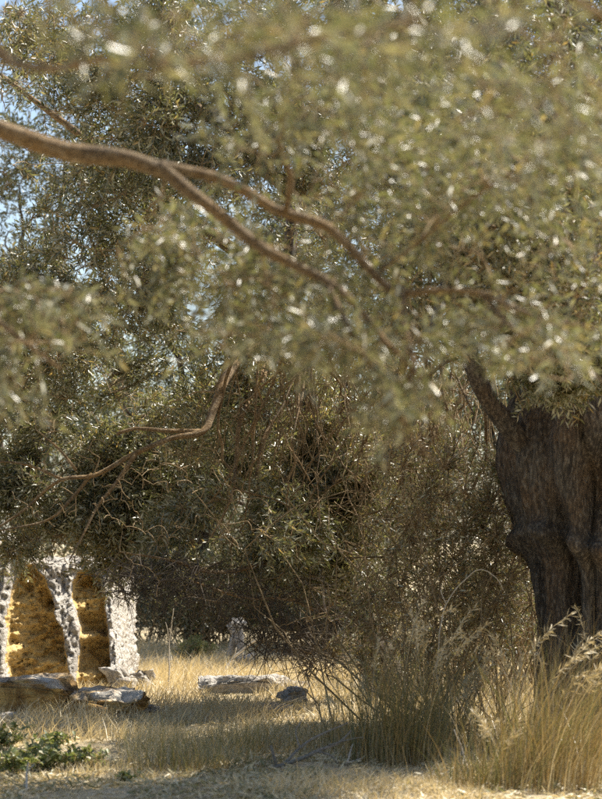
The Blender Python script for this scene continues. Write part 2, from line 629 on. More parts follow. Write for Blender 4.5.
def sample_clumps(clumps, n, seed, gap=0.40, gscale=1.1, keepfun=None):
    """points in the clumps (px, py, D, rx px, ry px, rD m, weight), thinned by a noise so that gaps stay open"""
    rng = np.random.default_rng(seed)
    w = np.array([c[6] for c in clumps], float)
    w /= w.sum()
    out = []
    got = 0
    while got < n:
        k = rng.choice(len(clumps), size=n, p=w)
        c = np.array(clumps)[k]
        q = norm(rng.normal(size=(n, 3))) * (rng.uniform(0, 1, n) ** 0.42)[:, None]
        D = c[:, 2] + q[:, 2] * c[:, 5]
        px = c[:, 0] + q[:, 0] * c[:, 3]
        py = c[:, 1] + q[:, 1] * c[:, 4]
        x = (px - 301.0) / FPX
        y = (399.5 - py) / FPX
        P = np.stack([D * x, D * (CP - y * SP), CAM_H + D * (SP + y * CP)], -1)
        g = fbm(P, gscale, 2, seed)
        ok = g > gap
        ok &= P[:, 2] > 0.1
        if keepfun is not None:
            ok &= keepfun(P, px, py, D)
        out.append(P[ok])
        got += ok.sum()
        if len(out) > 40:
            break
    return np.vstack(out)[:n]


# ================================================================== GROUND
def ground_z(x, y):
    P = np.stack([np.asarray(x, float), np.asarray(y, float), np.zeros_like(np.asarray(x, float))], -1)
    h = (fbm(P, 0.35, 3, 3) - 0.5) * 0.16 + (fbm(P, 2.2, 3, 9) - 0.5) * 0.05
    far = np.clip((P[..., 1] - 26) / 40.0, 0, 1)
    return h * np.clip((P[..., 1]) / 6.0, 0, 1) * (1 - far * 0.5)


def gz(x, y):
    return float(ground_z(np.array([x]), np.array([y]))[0])


xs = np.concatenate([-np.geomspace(600, 6.2, 26), np.linspace(-6, 6, 120), np.geomspace(6.2, 600, 26)])
ys = np.concatenate([-np.geomspace(200, 1, 14), np.linspace(0, 9, 30), np.linspace(9.1, 29, 170), np.geomspace(29.3, 1500, 40)])
X, Y = np.meshgrid(xs, ys, indexing='xy')
Z = ground_z(X, Y)
V = np.stack([X, Y, Z], -1).reshape(-1, 3)
ny, nx = X.shape
i, j = np.meshgrid(np.arange(ny - 1), np.arange(nx - 1), indexing='ij')
F = np.stack([i * nx + j, i * nx + j + 1, (i + 1) * nx + j + 1, (i + 1) * nx + j], -1).reshape(-1, 4)
obj('ground', mesh_from('ground', V, F, smooth=True), M['ground'], kind='structure')


# ================================================================== ROCK WITH TOMB NICHES
def inside_poly(px, py, poly):
    """signed distance to a polygon in pixels, negative inside"""
    poly = np.asarray(poly, float)
    d = np.full(px.shape, 1e9)
    ins = np.zeros(px.shape, bool)
    for k in range(len(poly)):
        a, b = poly[k], poly[(k + 1) % len(poly)]
        e = b - a
        wx, wy = px - a[0], py - a[1]
        t = np.clip((wx * e[0] + wy * e[1]) / (e @ e), 0, 1)
        d = np.minimum(d, np.hypot(wx - e[0] * t, wy - e[1] * t))
        c = ((a[1] > py) != (b[1] > py)) & (px < (b[0] - a[0]) * (py - a[1]) / (b[1] - a[1] + 1e-12) + a[0])
        ins ^= c
    return np.where(ins, -d, d)


WALL_D = 19.9
PXM = FPX / WALL_D                                     # photograph pixels per metre on the rock


def build_rock():
    root = thing('rock_tomb', 'weathered grey rock face with two tall ochre tomb niches cut into it', 'rock face',
                 loc=(float(at(50, 690, WALL_D)[0]), WALL_D, 0.0))
    U = np.linspace(-110, 126 + 110, 300)              # u runs along the face in pixels, then round the right end
    W = np.linspace(-14, 170 + 110, 250)               # w runs up the face, then back over the top
    uu, ww = np.meshgrid(U, W, indexing='xy')
    endu = 111.0 + 3 * np.sin(ww / 17.0) + (np.clip(ww - 90, 0, 90) * -0.13)
    topw = 128 + 22 * np.exp(-((uu + 5) / 26.0) ** 2) - 6 * np.sin(uu / 21.0) - np.clip(uu - 60, 0, 80) * 0.22 + np.clip(-uu, 0, 150) * 0.15
    px = np.minimum(uu, endu)
    over_u = np.maximum(uu - endu, 0)
    w_ = np.minimum(ww, topw)
    over_w = np.maximum(ww - topw, 0)
    py = 690 - w_
    n1 = [(10, 674), (8, 640), (8, 604), (13, 574), (20, 562), (31, 562), (40, 574), (52, 602), (63, 634), (71, 674), (72, 700), (12, 700)]
    n2 = [(75, 680), (75, 630), (69, 602), (66, 584), (71, 572), (83, 568), (94, 578), (101, 598), (107, 634), (111, 676), (111, 700), (76, 700)]
    s1, s2 = inside_poly(px, py, n1), inside_poly(px, py, n2)
    x = (px - 301.0) / PXM
    z = w_ / PXM
    P0 = np.stack([x, over_u / PXM + over_w / PXM, z], -1)
    wob = (fbm(P0, 6.0, 3, 31) - 0.5) * 14
    s1, s2 = s1 + wob * 0.5, s2 + wob * 0.5
    s = np.minimum(s1, s2)
    inn = np.clip(-s / 5.0, 0, 1)
    inn = inn * inn * (3 - 2 * inn)
    face_tilt = z * 0.38 + (x - (-2.2)) * 0.72                                # the face leans back a little
    # pitted, ribbed grey crust: deep pockets, drawn out downwards
    warp = np.stack([fbm(P0 + 5.0 * q, 7.0, 2, 60 + q) - 0.5 for q in range(3)], -1)
    Pw = (P0 + warp * 0.16) * np.array((1.0, 1, 0.5))
    ridge = 1 - np.abs(fbm(Pw, 9.0, 4, 62, 0.6) - 0.5) * 4
    pits = cells(Pw, 17.0, 4)
    pits2 = cells(Pw, 34.0, 8)
    rough = (fbm(P0, 2.6, 4, 21) - 0.5) * 0.16 - ridge * 0.035 + np.clip(0.36 - pits, 0, 1) * 0.16 \
        + np.clip(0.38 - pits2, 0, 1) * 0.14 + (fbm(Pw * np.array((1, 1, 0.8)), 24, 3, 66, 0.6) - 0.5) * 0.13
    # niche back: broad flakes and bedding ledges
    Pb = P0 * np.array((0.7, 1, 1.9))
    ledge = fbm(Pb, 4.2, 4, 55)
    back = (np.round(ledge * 8) / 8 * 0.7 + ledge * 0.3 - 0.5) * 0.45 + (fbm(P0 * np.array((1, 1, 1.6)), 14, 4, 77, 0.6) - 0.5) * 0.16
    x = x + rough * 0.5 * (over_u > 0)
    dep = face_tilt + rough * (1 - inn) + inn * (0.21 - 0.04 * z + back)
    yy = WALL_D + dep
    rnd = 1 - np.exp(-over_u / 18.0)
    x = x + rnd * 0.10
    yy = yy + over_u / PXM
    yy = yy + over_w / PXM * 0.95
    z = z + 0.06 * (1 - np.exp(-over_w / 12.0)) - np.clip(over_w - 60, 0, 90) / PXM * 0.4
    # pixels measured on the face plane: carry them out along the ground, not through the lens
    zz = z + (fbm(np.stack([x, yy, z], -1), 5, 3, 91) - 0.5) * 0.16 * (over_w > 0)
    V = np.stack([x, yy, zz - 0.02], -1)
    ny, nx = uu.shape
    i, j = np.meshgrid(np.arange(ny - 1), np.arange(nx - 1), indexing='ij')
    F = np.stack([i * nx + j, i * nx + j + 1, (i + 1) * nx + j + 1, (i + 1) * nx + j], -1).reshape(-1, 4)
    sc1 = s1[:-1, :-1].ravel()
    sc2 = s2[:-1, :-1].ravel()
    lab = np.zeros(len(F), int)
    def one_piece(mask, seed_px, seed_py):
        m2 = mask.reshape(ny - 1, nx - 1)
        k0 = np.unravel_index(np.argmin((px[:-1, :-1] - seed_px) ** 2 + (py[:-1, :-1] - seed_py) ** 2), m2.shape)
        reg = np.zeros_like(m2)
        reg[k0] = True
        for _ in range(2000):
            g = reg.copy()
            g[1:] |= reg[:-1]; g[:-1] |= reg[1:]; g[:, 1:] |= reg[:, :-1]; g[:, :-1] |= reg[:, 1:]
            g &= m2
            if (g == reg).all():
                break
            reg = g
        return reg.ravel()
    lab[one_piece(sc1 < -1.6, 35, 640)] = 1
    lab[one_piece(sc2 < -1.6, 90, 640)] = 2
    V = V.reshape(-1, 3)
    for k, (nm, mt, lb) in enumerate((('weathered_face', 'grey_rock', None),
                                      ('niche', 'ochre_rock', 'wide ochre niche with dark flaking ledges'),
                                      ('niche', 'ochre_rock', 'narrower ochre niche at the end of the rock'))):
        f = F[lab == k]
        used, inv = np.unique(f, return_inverse=True)
        part(nm, V[used], inv.reshape(f.shape), M[mt], root, smooth=True, label=lb)
    return root


build_rock()


# ------------------------------------------------------------------ loose slabs and stones
def stone(name, label, cat, pos, size, rot=0, tilt=(0, 0), seed=1, mat='crust', sink=0.25, flat=2.2, res=46, group=None, rough=0.22):
    """superellipsoid block broken up by noise; pos on the ground, size = full extents"""
    a = np.linspace(0, 2 * math.pi, res * 2, endpoint=False)
    b = np.linspace(-math.pi / 2, math.pi / 2, res)
    A, B = np.meshgrid(a, b, indexing='xy')
    e = 0.45

    def pw(v, p):
        return np.sign(v) * np.abs(v) ** p
    x = pw(np.cos(B), e) * pw(np.cos(A), e)
    y = pw(np.cos(B), e) * pw(np.sin(A), e)
    z = pw(np.sin(B), e)
    P = np.stack([x, y, z], -1)
    Ps = P * np.array(size) / 2
    Pn = Ps + seed * 3.3
    k = (fbm(Pn, 2.6, 3, seed) - 0.5) * 2.4 * rough
    Q = Ps * (1 + k[..., None] * np.array((0.6, 0.9, 0.9)))
    cr = np.random.default_rng(seed)
    hs = np.array(size) / 2
    for _ in range(22):
        pn = norm((cr.normal(size=3) * np.array((1, 1.0, 0.75)))[None])[0]
        pd = cr.uniform(0.60, 0.92) * np.sqrt(((pn * hs) ** 2).sum())
        ex = np.maximum((Q @ pn) - pd, 0)
        Q = Q - ex[..., None] * pn
    strata = fbm(Pn * np.array((0.5, 0.5, 3.0)), 6, 3, seed + 5) - 0.5
    chip = cells(Pn, 7.0, seed) - 0.5
    fine = fbm(Pn, 18, 4, seed + 8, 0.6) - 0.5
    out = norm(P * np.array((1, 1, 1.0)))
    Q = Q + out * (strata * 0.5 * rough + chip * 0.3 * rough + fine * 0.14)[..., None] * np.array((1, 1, 0.55))
    eu = Euler((tilt[0], tilt[1], rot)).to_matrix()
    Q = Q @ np.array(eu).T
    nz = norm(P * np.array((1 / size[0], 1 / size[1], 1 / size[2])) * np.array((1, 1, 1.2)))[..., 2]
    tint = np.clip((P[..., 2] * 1.0 - 0.86 + (fbm(Ps, 7, 3, seed + 9) - 0.5) * 0.9) * 3, 0, 1)
    gx = gz(pos[0], pos[1])
    base = np.array((pos[0], pos[1], gx))
    Q = Q + base + np.array((0, 0, size[2] * (0.5 - sink)))
    n, m = Q.shape[:2]
    i, j = np.meshgrid(np.arange(n - 1), np.arange(m), indexing='ij')
    F = np.stack([i * m + j, i * m + (j + 1) % m, (i + 1) * m + (j + 1) % m, (i + 1) * m + j], -1).reshape(-1, 4)
    me = mesh_from(name, Q.reshape(-1, 3) - base, F, tint.ravel(), True)
    o = obj(name, me, M[mat], None, label=label, cat=cat, group=group)
    o.location = base
    return o


def on_ground(px, py):
    """ground point that shows at this pixel (flat-ground estimate)"""
    D = CAM_H / ((py - 399.5) / FPX * CP - SP)
    p = at(px, py, D)
    return float(p[0]), float(p[1])


stone('rock_slab', 'long low fallen slab with pale crust and dark ochre front below the wide niche', 'rock',
      (*on_ground(28, 714),), (1.25, 0.6, 0.42), 0.05, (0.10, 0.04), 3, sink=0.22)
stone('rock_slab', 'low ochre slab with pale rim below the narrower niche', 'rock',
      (*on_ground(108, 715),), (0.85, 0.5, 0.32), -0.08, (0.0, -0.04), 8, sink=0.22)
stone('rock', 'pale crumbled block leaning at the right foot of the rock face', 'rock',
      (*on_ground(122, 690),), (0.28, 0.3, 0.26), 0.4, (0.1, 0.1), 12, 'grey_rock', rough=0.4)
stone('rock', 'pale jagged stone in dry grass just right of the rock face', 'rock',
      (*on_ground(142, 688),), (0.30, 0.26, 0.26), 0.9, (0.2, 0.1), 15, 'grey_rock', rough=0.4)
stone('rock', 'small pale stone at the foot of the slab end', 'rock',
      (*on_ground(150, 712),), (0.26, 0.22, 0.12), 0.3, (0, 0), 18, 'grey_rock', rough=0.35)
stone('rock', 'small grey stone at the left frame edge in front of the long slab', 'rock',
      (*on_ground(6, 724),), (0.32, 0.2, 0.10), 0.1, (0, 0), 21, 'grey_rock', rough=0.3)
stone('rock_slab', 'long flat grey slab with shaded front lying in sunlit dry grass', 'rock',
      (*on_ground(252, 694),), (1.36, 0.5, 0.16), -0.06, (-0.04, 0.0), 24, 'grey_rock', sink=0.12, rough=0.2)
stone('rock', 'pale squarish block in the grass before the flat grey slab', 'rock',
      (*on_ground(296, 706),), (0.32, 0.34, 0.17), 0.2, (0.03, 0.05), 27, 'grey_rock', sink=0.2, rough=0.25)
stone('rock_slab', 'thin grey slab half buried in the grass under the pale block', 'rock',
      (*on_ground(272, 712),), (0.5, 0.25, 0.09), 0.05, (0.0, 0.0), 28, 'grey_rock', sink=0.2, rough=0.25)
stone('standing_stone', 'slim pale sunlit stone standing before the dark thicket', 'rock',
      (*on_ground(236, 664),), (0.22, 0.24, 0.66), 0.2, (0.0, -0.12), 39, 'grey_rock', sink=0.12, rough=0.35)
stone('rock', 'small pale stone beside the standing stone at the thicket edge', 'rock',
      (*on_ground(247, 665),), (0.26, 0.22, 0.16), 0.5, (0, 0), 36, 'grey_rock', sink=0.2, rough=0.35)


# ================================================================== OLIVE TREE AT THE RIGHT (big gnarled trunk)
def big_trunk(tree, D=14.7):
    """fluted old trunk, wide swollen head over a narrower waist, flaring into the ground"""
    cx, cy = at(612, 600, D)[0], D + 0.15
    pxm = FPX / D
    ysil = np.array([330, 400, 440, 470, 500, 525, 545, 570, 610, 660, 700, 740, 775])
    xsil = np.array([520, 508, 500, 499, 504, 516, 527, 536, 540, 541, 536, 526, 512])
    rows, cols = 300, 240
    py = np.linspace(330, 775, rows)
    rad = (612 - np.interp(py, ysil, xsil)) / pxm * 0.90
    rad = rad * np.sqrt(np.clip((py - 322) / 60.0, 0, 1))          # rounded head under the limbs
    z = CAM_H + (542 - py) / pxm
    w_ = np.linspace(0, 2 * math.pi, cols, endpoint=False)
    ang = w_ + 0.62 * np.sin(w_ + math.pi / 2 + 0.5) - 0.5          # closer columns on the side one sees
    A, Zg = np.meshgrid(ang, z, indexing='xy')
    Rg = np.repeat(rad[:, None], cols, 1)
    C = np.stack([np.cos(A), np.sin(A), Zg * 0.55], -1)
    flute = (fbm(C * np.array((1, 1, 0.28)), 2.6, 3, 5) - 0.5)
    fine = (1 - np.abs(fbm(C * np.array((1, 1, 0.22)), 10, 4, 15, 0.65) - 0.5) * 4)
    lump = fbm(C, 1.9, 4, 25) - 0.5
    flute2 = fbm(C * np.array((1, 1, 0.30)) + 4.0, 2.1, 3, 35) - 0.5
    ledge = np.clip((fbm(C + 7.0, 1.6, 2, 75) - 0.36) * 4, 0, 1) * np.exp(-((Zg - (CAM_H + (542 - 545) / pxm) - 0.10 * np.sin(A * 2 + 1.0)) / 0.08) ** 2) * 0.13
    hol = -0.30 * np.exp(-((np.cos(A + 1.85) - 1) / 0.02) ** 2) * np.exp(-((Zg - 1.75) / 0.28) ** 2)
    hol2 = -0.20 * np.exp(-((np.cos(A + 2.25) - 1) / 0.008) ** 2) * np.exp(-((Zg - 1.2) / 0.5) ** 2)
    chips = (fbm(C * np.array((1, 1, 0.5)), 16, 3, 44) - 0.5) * 0.035
    rr = Rg * (1 + (flute - np.clip(0.03 - np.abs(flute2), 0, 1) * 5.0) * 0.62 + lump * 0.30) + fine * 0.030 + ledge + hol + hol2 + chips * 1.5
    V = np.stack([cx + rr * np.cos(A), cy + rr * np.sin(A), Zg], -1)
    i, j = np.meshgrid(np.arange(rows - 1), np.arange(cols), indexing='ij')
    F = np.stack([i * cols + j, (i + 1) * cols + j, (i + 1) * cols + (j + 1) % cols, i * cols + (j + 1) % cols], -1).reshape(-1, 4)
    part('trunk', V.reshape(-1, 3), F, M['bark'], tree.root, smooth=True)
    return cx, cy


D_R = 14.7
bx = float(at(612, 600, D_R)[0])
right = Tree('olive_tree', 'old olive tree with thick gnarled dark trunk standing at the right edge', (bx, D_R + 0.15, gz(bx, D_R)), 21)
tx, ty = big_trunk(right, D_R)
right.add_nodes(np.array([[tx, ty, 2.6]]), np.array([0.3]))
for pts, rad in (
    ([(tx - 0.40, ty - 0.1, 1.75), at(512, 430, 14.6), at(478, 380, 14.4), at(455, 300, 14.2), at(430, 200, 13.8), at(420, 90, 13.4), at(400, -60, 13.0)],
     [0.11, 0.075, 0.06, 0.055, 0.05, 0.045, 0.03]),
    ([(tx - 0.2, ty + 0.1, 2.2), at(560, 300, 14.8), at(540, 180, 15.0), at(500, 60, 15.3), at(470, -80, 15.6)],
     [0.30, 0.2, 0.15, 0.11, 0.06]),
    ([(tx + 0.1, ty, 2.3), at(600, 250, 14.2), at(590, 120, 13.6), at(560, 0, 12.8), at(540, -120, 12.2)],
     [0.32, 0.2, 0.15, 0.10, 0.05]),
    ([(tx + 0.3, ty, 2.2), at(700, 260, 14.6), at(760, 100, 14.2), at(800, -80, 14.0)], [0.3, 0.2, 0.14, 0.06]),
    ([at(575, 250, 14.7), at(520, 225, 13.4), at(470, 240, 12.2), at(440, 300, 11.5), at(425, 360, 11.2)], [0.10, 0.07, 0.05, 0.03, 0.012]),
    ([at(600, 180, 14.0), at(610, 200, 12.6), at(590, 260, 11.4), at(560, 330, 11.0)], [0.10, 0.07, 0.045, 0.015]),
):
    right.limb(pts, rad, mat='bark')

right_clumps = [
    (560, 60, 12.8, 120, 130, 1.8, 2.2), (470, 160, 12.2, 110, 130, 1.6, 2.2), (560, 240, 12.0, 100, 110, 1.3, 2.0),
    (420, 40, 13.6, 110, 110, 1.5, 1.2), (440, 300, 12.0, 80, 70, 1.0, 0.9), (540, 335, 12.4, 80, 45, 0.9, 0.4), (560, 372, 13.4, 60, 26, 0.4, 0.55), (590, 350, 13.2, 50, 40, 0.4, 0.5),
    (680, 120, 14.0, 140, 200, 2.0, 0.8), (540, -130, 13.5, 240, 90, 2.0, 0.6), (760, -100, 14, 180, 150, 2.0, 0.3),
]
shade_clumps = [(770, 60, 16.6, 150, 170, 1.5, 1.5), (880, 90, 15.6, 120, 150, 1.3, 1.2), (700, -60, 16.5, 150, 120, 1.5, 1.0), (620, 60, 16.5, 100, 120, 1.2, 0.3)]  # unseen side of the crown, added to shade the trunk and brush
T1 = sample_clumps(right_clumps + shade_clumps, 560, 31, gap=0.42)
right.branches(T1, 2.2, r_end=0.004)
T2 = sample_clumps(right_clumps, 6500, 32, gap=0.44, gscale=1.6)
P = right.twigs(T2, 0.55, n=3)
right.leaves(P, per_m=64, size=0.062, tint_bias=0.05)
P = right.twigs(sample_clumps(shade_clumps, 2600, 36, gap=0.40, gscale=1.6), 0.6, n=3)
right.leaves(P, per_m=24, size=0.10, tint_bias=0.05)
right.flush_branches()

# bare hanging shoots and suckers left of the trunk
T3 = sample_clumps([(455, 430, 14.9, 60, 90, 0.8, 1), (480, 560, 15.0, 55, 110, 0.7, 1), (430, 520, 15.6, 60, 120, 0.8, 1)], 420, 33, gap=0.30)


def shoots(tree, pts0, pts1, rad, mat, name, n=8, bow=0.15, jit=0.03, sides=4, parent=None):
    """long thin wands from pts0 to pts1"""
    rng = tree.rng
    m = len(pts0)
    L = np.linalg.norm(pts1 - pts0, axis=1)
    u = np.linspace(0, 1, n)
    mid = (pts0 + pts1) / 2 + rng.normal(size=(m, 3)) * (L * bow)[:, None]
    P = ((1 - u) ** 2)[None, :, None] * pts0[:, None] + (2 * u * (1 - u))[None, :, None] * mid[:, None] + (u ** 2)[None, :, None] * pts1[:, None]
    P = P + rng.normal(size=P.shape) * jit * np.minimum(L, 1.0)[:, None, None] * u[None, :, None]
    r = np.linspace(1.0, 0.35, n)[None] * (rad * rng.uniform(0.5, 1.5, m))[:, None]
    V, F = many_tubes(P, r, sides)
    part(name, V, F, M[mat], tree.root, smooth=True, kind='stuff')
    tree.add_nodes(P.reshape(-1, 3), r.reshape(-1))
    return P


# ================================================================== OLIVE TREE IN THE MIDDLE
D_M = 18.0
mb = on_ground(392, 703)
mid = Tree('olive_tree', 'olive tree with drooping sharp branches and leaning dark trunk hidden behind grass tussocks',
           (mb[0], mb[1], gz(*mb)), 41)


def mid_depth(px, D):
    t = min(1.0, max(0.0, (340 - px) / 140.0))
    return D - 1.6 * t * t * (3 - 2 * t)


def am(px, py, D):
    return at(px, py, mid_depth(px, D))


trunk_pts = [(mb[0], mb[1], gz(*mb) - 0.1), at(380, 660, 18), at(352, 605, 18), at(335, 560, 18.1), at(330, 500, 18.2), at(318, 430, 18.3),
             at(300, 360, 18.3), at(290, 260, 18.4), at(300, 140, 18.6), at(290, 0, 18.6), at(270, -120, 18.6)]
mid.limb(trunk_pts, [0.20, 0.16, 0.12, 0.10, 0.085, 0.075, 0.07, 0.06, 0.05, 0.04, 0.03], name='trunk', mat='bark', sides=16)
for pts, rad, lb in (
    ([am(300, 350, 18.3), am(255, 345, 18.0), am(228, 375, 17.8), am(212, 410, 17.7), am(202, 431, 17.6), am(170, 438, 17.5), am(132, 455, 17.4),
      am(95, 475, 17.3), am(60, 480, 17.2), am(20, 512, 17.2), am(-30, 545, 17.1)],
     [0.055, 0.045, 0.040, 0.034, 0.026, 0.022, 0.020, 0.017, 0.013, 0.010, 0.006], 'long branch arching down to the left'),
    ([am(200, 431, 17.6), am(165, 430, 17.5), am(135, 428, 17.45), am(117, 433, 17.4)], [0.017, 0.015, 0.014, 0.013], 'short branch stub with a broken end'),
    ([am(136, 453, 17.4), am(118, 480, 17.3), am(98, 505, 17.2), am(86, 530, 17.1), am(70, 560, 17.0)], [0.020, 0.014, 0.011, 0.009, 0.005], None),
    ([am(92, 474, 17.3), am(70, 500, 17.2), am(48, 520, 17.2), am(0, 530, 17.1)], [0.016, 0.012, 0.009, 0.006], None),
    ([am(62, 479, 17.2), am(30, 466, 17.2), am(0, 462, 17.1), am(-30, 466, 17.1)], [0.012, 0.009, 0.007, 0.004], None),
    ([am(76, 470, 17.3), am(60, 450, 17.4), am(35, 430, 17.5)], [0.012, 0.009, 0.004], None),
    ([am(290, 345, 18.3), am(268, 365, 18.0), am(256, 392, 17.9), am(259, 408, 17.9), am(270, 422, 17.8), am(262, 445, 17.8), am(256, 475, 17.7)],
     [0.06, 0.045, 0.032, 0.027, 0.025, 0.018, 0.008], 'hanging branch with a sharp elbow'),
    ([am(256, 392, 17.9), am(240, 420, 17.8), am(236, 460, 17.7), am(230, 500, 17.6), am(210, 540, 17.5)], [0.024, 0.019, 0.015, 0.012, 0.006], None),
    ([am(300, 350, 18.2), am(298, 400, 18.0), am(296, 440, 17.9), am(304, 470, 17.9)], [0.03, 0.02, 0.014, 0.007], None),
    ([am(330, 480, 18.2), am(362, 450, 18.1), am(385, 410, 18.0), am(405, 360, 17.9), am(420, 280, 17.8), am(430, 180, 17.6)],
     [0.07, 0.055, 0.045, 0.038, 0.028, 0.015], None),
    ([am(322, 520, 18.1), am(370, 500, 17.9), am(410, 470, 17.8), am(440, 430, 17.7), am(470, 400, 17.6)], [0.045, 0.035, 0.028, 0.02, 0.01], None),
    ([am(295, 300, 18.4), am(220, 240, 18.8), am(140, 180, 19.2), am(60, 120, 19.5), am(-20, 60, 19.8)], [0.07, 0.055, 0.045, 0.03, 0.015], None),
    ([am(296, 200, 18.5), am(200, 110, 18.9), am(110, 70, 19.2), am(20, 74, 19.4)], [0.055, 0.045, 0.03, 0.012], None),
    ([am(330, 560, 18.1), am(280, 560, 17.8), am(220, 572, 17.6), am(170, 560, 17.4), am(120, 552, 17.3)], [0.03, 0.022, 0.016, 0.011, 0.005], None),
    ([am(345, 590, 18.0), am(320, 610, 17.8), am(290, 600, 17.6), am(240, 596, 17.5), am(190, 580, 17.4)], [0.024, 0.018, 0.014, 0.010, 0.005], None),
    ([am(300, 140, 18.6), am(360, 60, 18.6), am(400, -40, 18.6)], [0.06, 0.045, 0.02], None),
):
    mid.limb(pts, rad, name='branch', label=lb, sides=8)

mid_clumps = [
    (60, 415, 20.2, 110, 70, 0.5, 1.6), (150, 465, 20.1, 110, 70, 0.5, 1.6), (40, 490, 20.2, 80, 48, 0.5, 0.9),
    (100, 525, 20.0, 60, 28, 0.4, 0.9), (330, 470, 17.3, 70, 60, 0.5, 1.1), (45, 550, 20.3, 50, 15, 0.3, .7), (128, 556, 20.3, 40, 22, 0.3, .8), (85, 558, 20.3, 40, 12, 0.3, .45), (200, 390, 18.9, 100, 80, 0.9, 1.3), (300, 420, 19.0, 110, 90, 0.8, 1.3),
    (220, 540, 17.8, 90, 60, 0.8, 1.5), (310, 545, 18.0, 80, 60, 0.8, 1.3), (290, 530, 17.3, 55, 40, 0.4, 0.8), (390, 430, 18.4, 80, 90, 0.8, 0.9),
    (110, 260, 17.4, 110, 100, 0.7, 1.7), (230, 230, 16.6, 120, 120, 0.6, 1.5), (90, 120, 17.4, 100, 90, 0.7, 1.1), (20, 300, 18.0, 70, 50, 0.8, 0.8),
    (190, 60, 16.9, 130, 110, 0.6, 1.5), (330, 80, 15.8, 130, 130, 0.6, 1.6), (380, 250, 17.2, 110, 120, 0.6, 0.45), (40, 350, 18.6, 90, 60, 0.9, 1.0), (60, 40, 18.0, 100, 60, 0.8, 0.9),
    (300, -90, 18.6, 280, 90, 1.5, 0.45), (-90, 380, 18.2, 70, 140, 1.4, 0.5),
]
mid_clumps = [(c[0], c[1], mid_depth(c[0], c[2])) + c[3:] for c in mid_clumps]
T1 = sample_clumps(mid_clumps, 700, 43, gap=0.40)
mid.branches(T1, 1.9, r_end=0.0035)
T2 = sample_clumps(mid_clumps, 14000, 44, gap=0.48, gscale=1.9)
P = mid.twigs(T2, 0.58, n=3)
mid.leaves(P, per_m=62, size=0.066, aspect=0.22, tint_bias=0.06)

# dark bare twig net sweeping low over the sunlit grass
dead_clumps = [(190, 590, 17.6, 80, 28, 0.5, 1.0), (270, 600, 17.7, 80, 45, 0.6, 1.6), (325, 645, 17.6, 45, 40, 0.5, 1.6), (280, 640, 17.5, 40, 28, 0.4, 0.8), (150, 575, 17.4, 60, 25, 0.4, .7)]
dead_clumps = [(c[0], c[1], mid_depth(c[0], c[2])) + c[3:] for c in dead_clumps]
T5 = sample_clumps(dead_clumps, 190, 46, gap=0.2)
mid.branches(T5, 1.6, r_end=0.003, thick=0.004)
mid.flush_branches()
Tt = sample_clumps(dead_clumps, 1500, 47, gap=0.25)
mid.twigs(Tt, 0.62, rad=0.0032, mat='dead', name='dead_twigs', droop=0.05)

# hanging bare shoots under the middle and right crowns
n = 280
q0 = sample_clumps([(310, 360, 16.9, 110, 50, 0.4, 1), (440, 380, 16.6, 80, 50, 0.8, 1.2)], n, 48, gap=0.0)
rr = mid.rng
q1 = q0 + np.stack([rr.normal(0, 0.25, n), rr.normal(0, 0.2, n), -rr.uniform(0.5, 1.5, n)], -1)
shoots(mid, q0, q1, 0.0042, 'twig', 'hanging_shoots', bow=0.3, jit=0.06)
mid.branches(sample_clumps([(310, 440, 16.6, 120, 100, 0.3, 1.2), (430, 450, 16.6, 70, 110, 0.4, 1.2), (120, 490, 15.6, 130, 60, 0.3, 1.6)], 300, 49, gap=0.1), 1.8, r_end=0.003, thick=0.008, droop=0.2)
mid.flush_branches('side_branches')
n = 34
q0 = sample_clumps([(300, 350, 16.3, 90, 30, 0.3, 1), (420, 360, 15.9, 70, 30, 0.4, 1)], n, 50, gap=0.0)
q1 = q0 + np.stack([rr.normal(-0.1, 0.45, n), rr.normal(0, 0.15, n), -rr.uniform(0.7, 1.6, n)], -1)
shoots(mid, q0, q1, 0.011, 'limb', 'drooping_boughs', n=14, bow=0.34, jit=0.035, sides=6)
mid.branches(sample_clumps([(300, 450, 16.2, 110, 80, 0.3, 1), (420, 460, 15.9, 80, 90, 0.3, 1)], 120, 51, gap=0.1), 1.2, r_end=0.003, thick=0.007, droop=0.15)
mid.flush_branches('bough_twigs')

# ------------------------------------------------------------------ dry brush between the trunks
brush_base = on_ground(455, 735)
brush = Tree('dry_brush', 'tangled brown brush of bare shoots left of the gnarled trunk', (brush_base[0], brush_base[1], gz(*brush_base)), 61, 'bush')
n = 100
b0 = np.stack([brush.rng.normal(at(455, 700, 15.6)[0], 0.34, n), brush.rng.normal(15.7, 0.35, n), np.zeros(n) - 0.02], -1)
b0[:, 2] += ground_z(b0[:, 0], b0[:, 1])
b1 = b0 + np.stack([brush.rng.normal(-0.05, 0.42, n), brush.rng.normal(0, 0.35, n), brush.rng.uniform(0.5, 1.9, n)], -1)
shoots(brush, b0, b1, 0.0075, 'twig', 'shoots', bow=0.42, jit=0.07)
Tb = sample_clumps([(455, 600, 15.6, 75, 110, 0.7, 1.3), (430, 500, 15.7, 70, 90, 0.7, 1.0), (495, 540, 15.5, 40, 110, 0.5, 0.9), (380, 620, 16.2, 40, 80, 0.5, 0.7)], 4200, 62, gap=0.25)
P = brush.twigs(Tb, 0.5, rad=0.0026, mat='twig', droop=0.12, n=5)
sel = brush.rng.uniform(0, 1, len(P)) < 0.6
brush.leaves(P[sel], per_m=30, size=0.05, tint_bias=0.22)

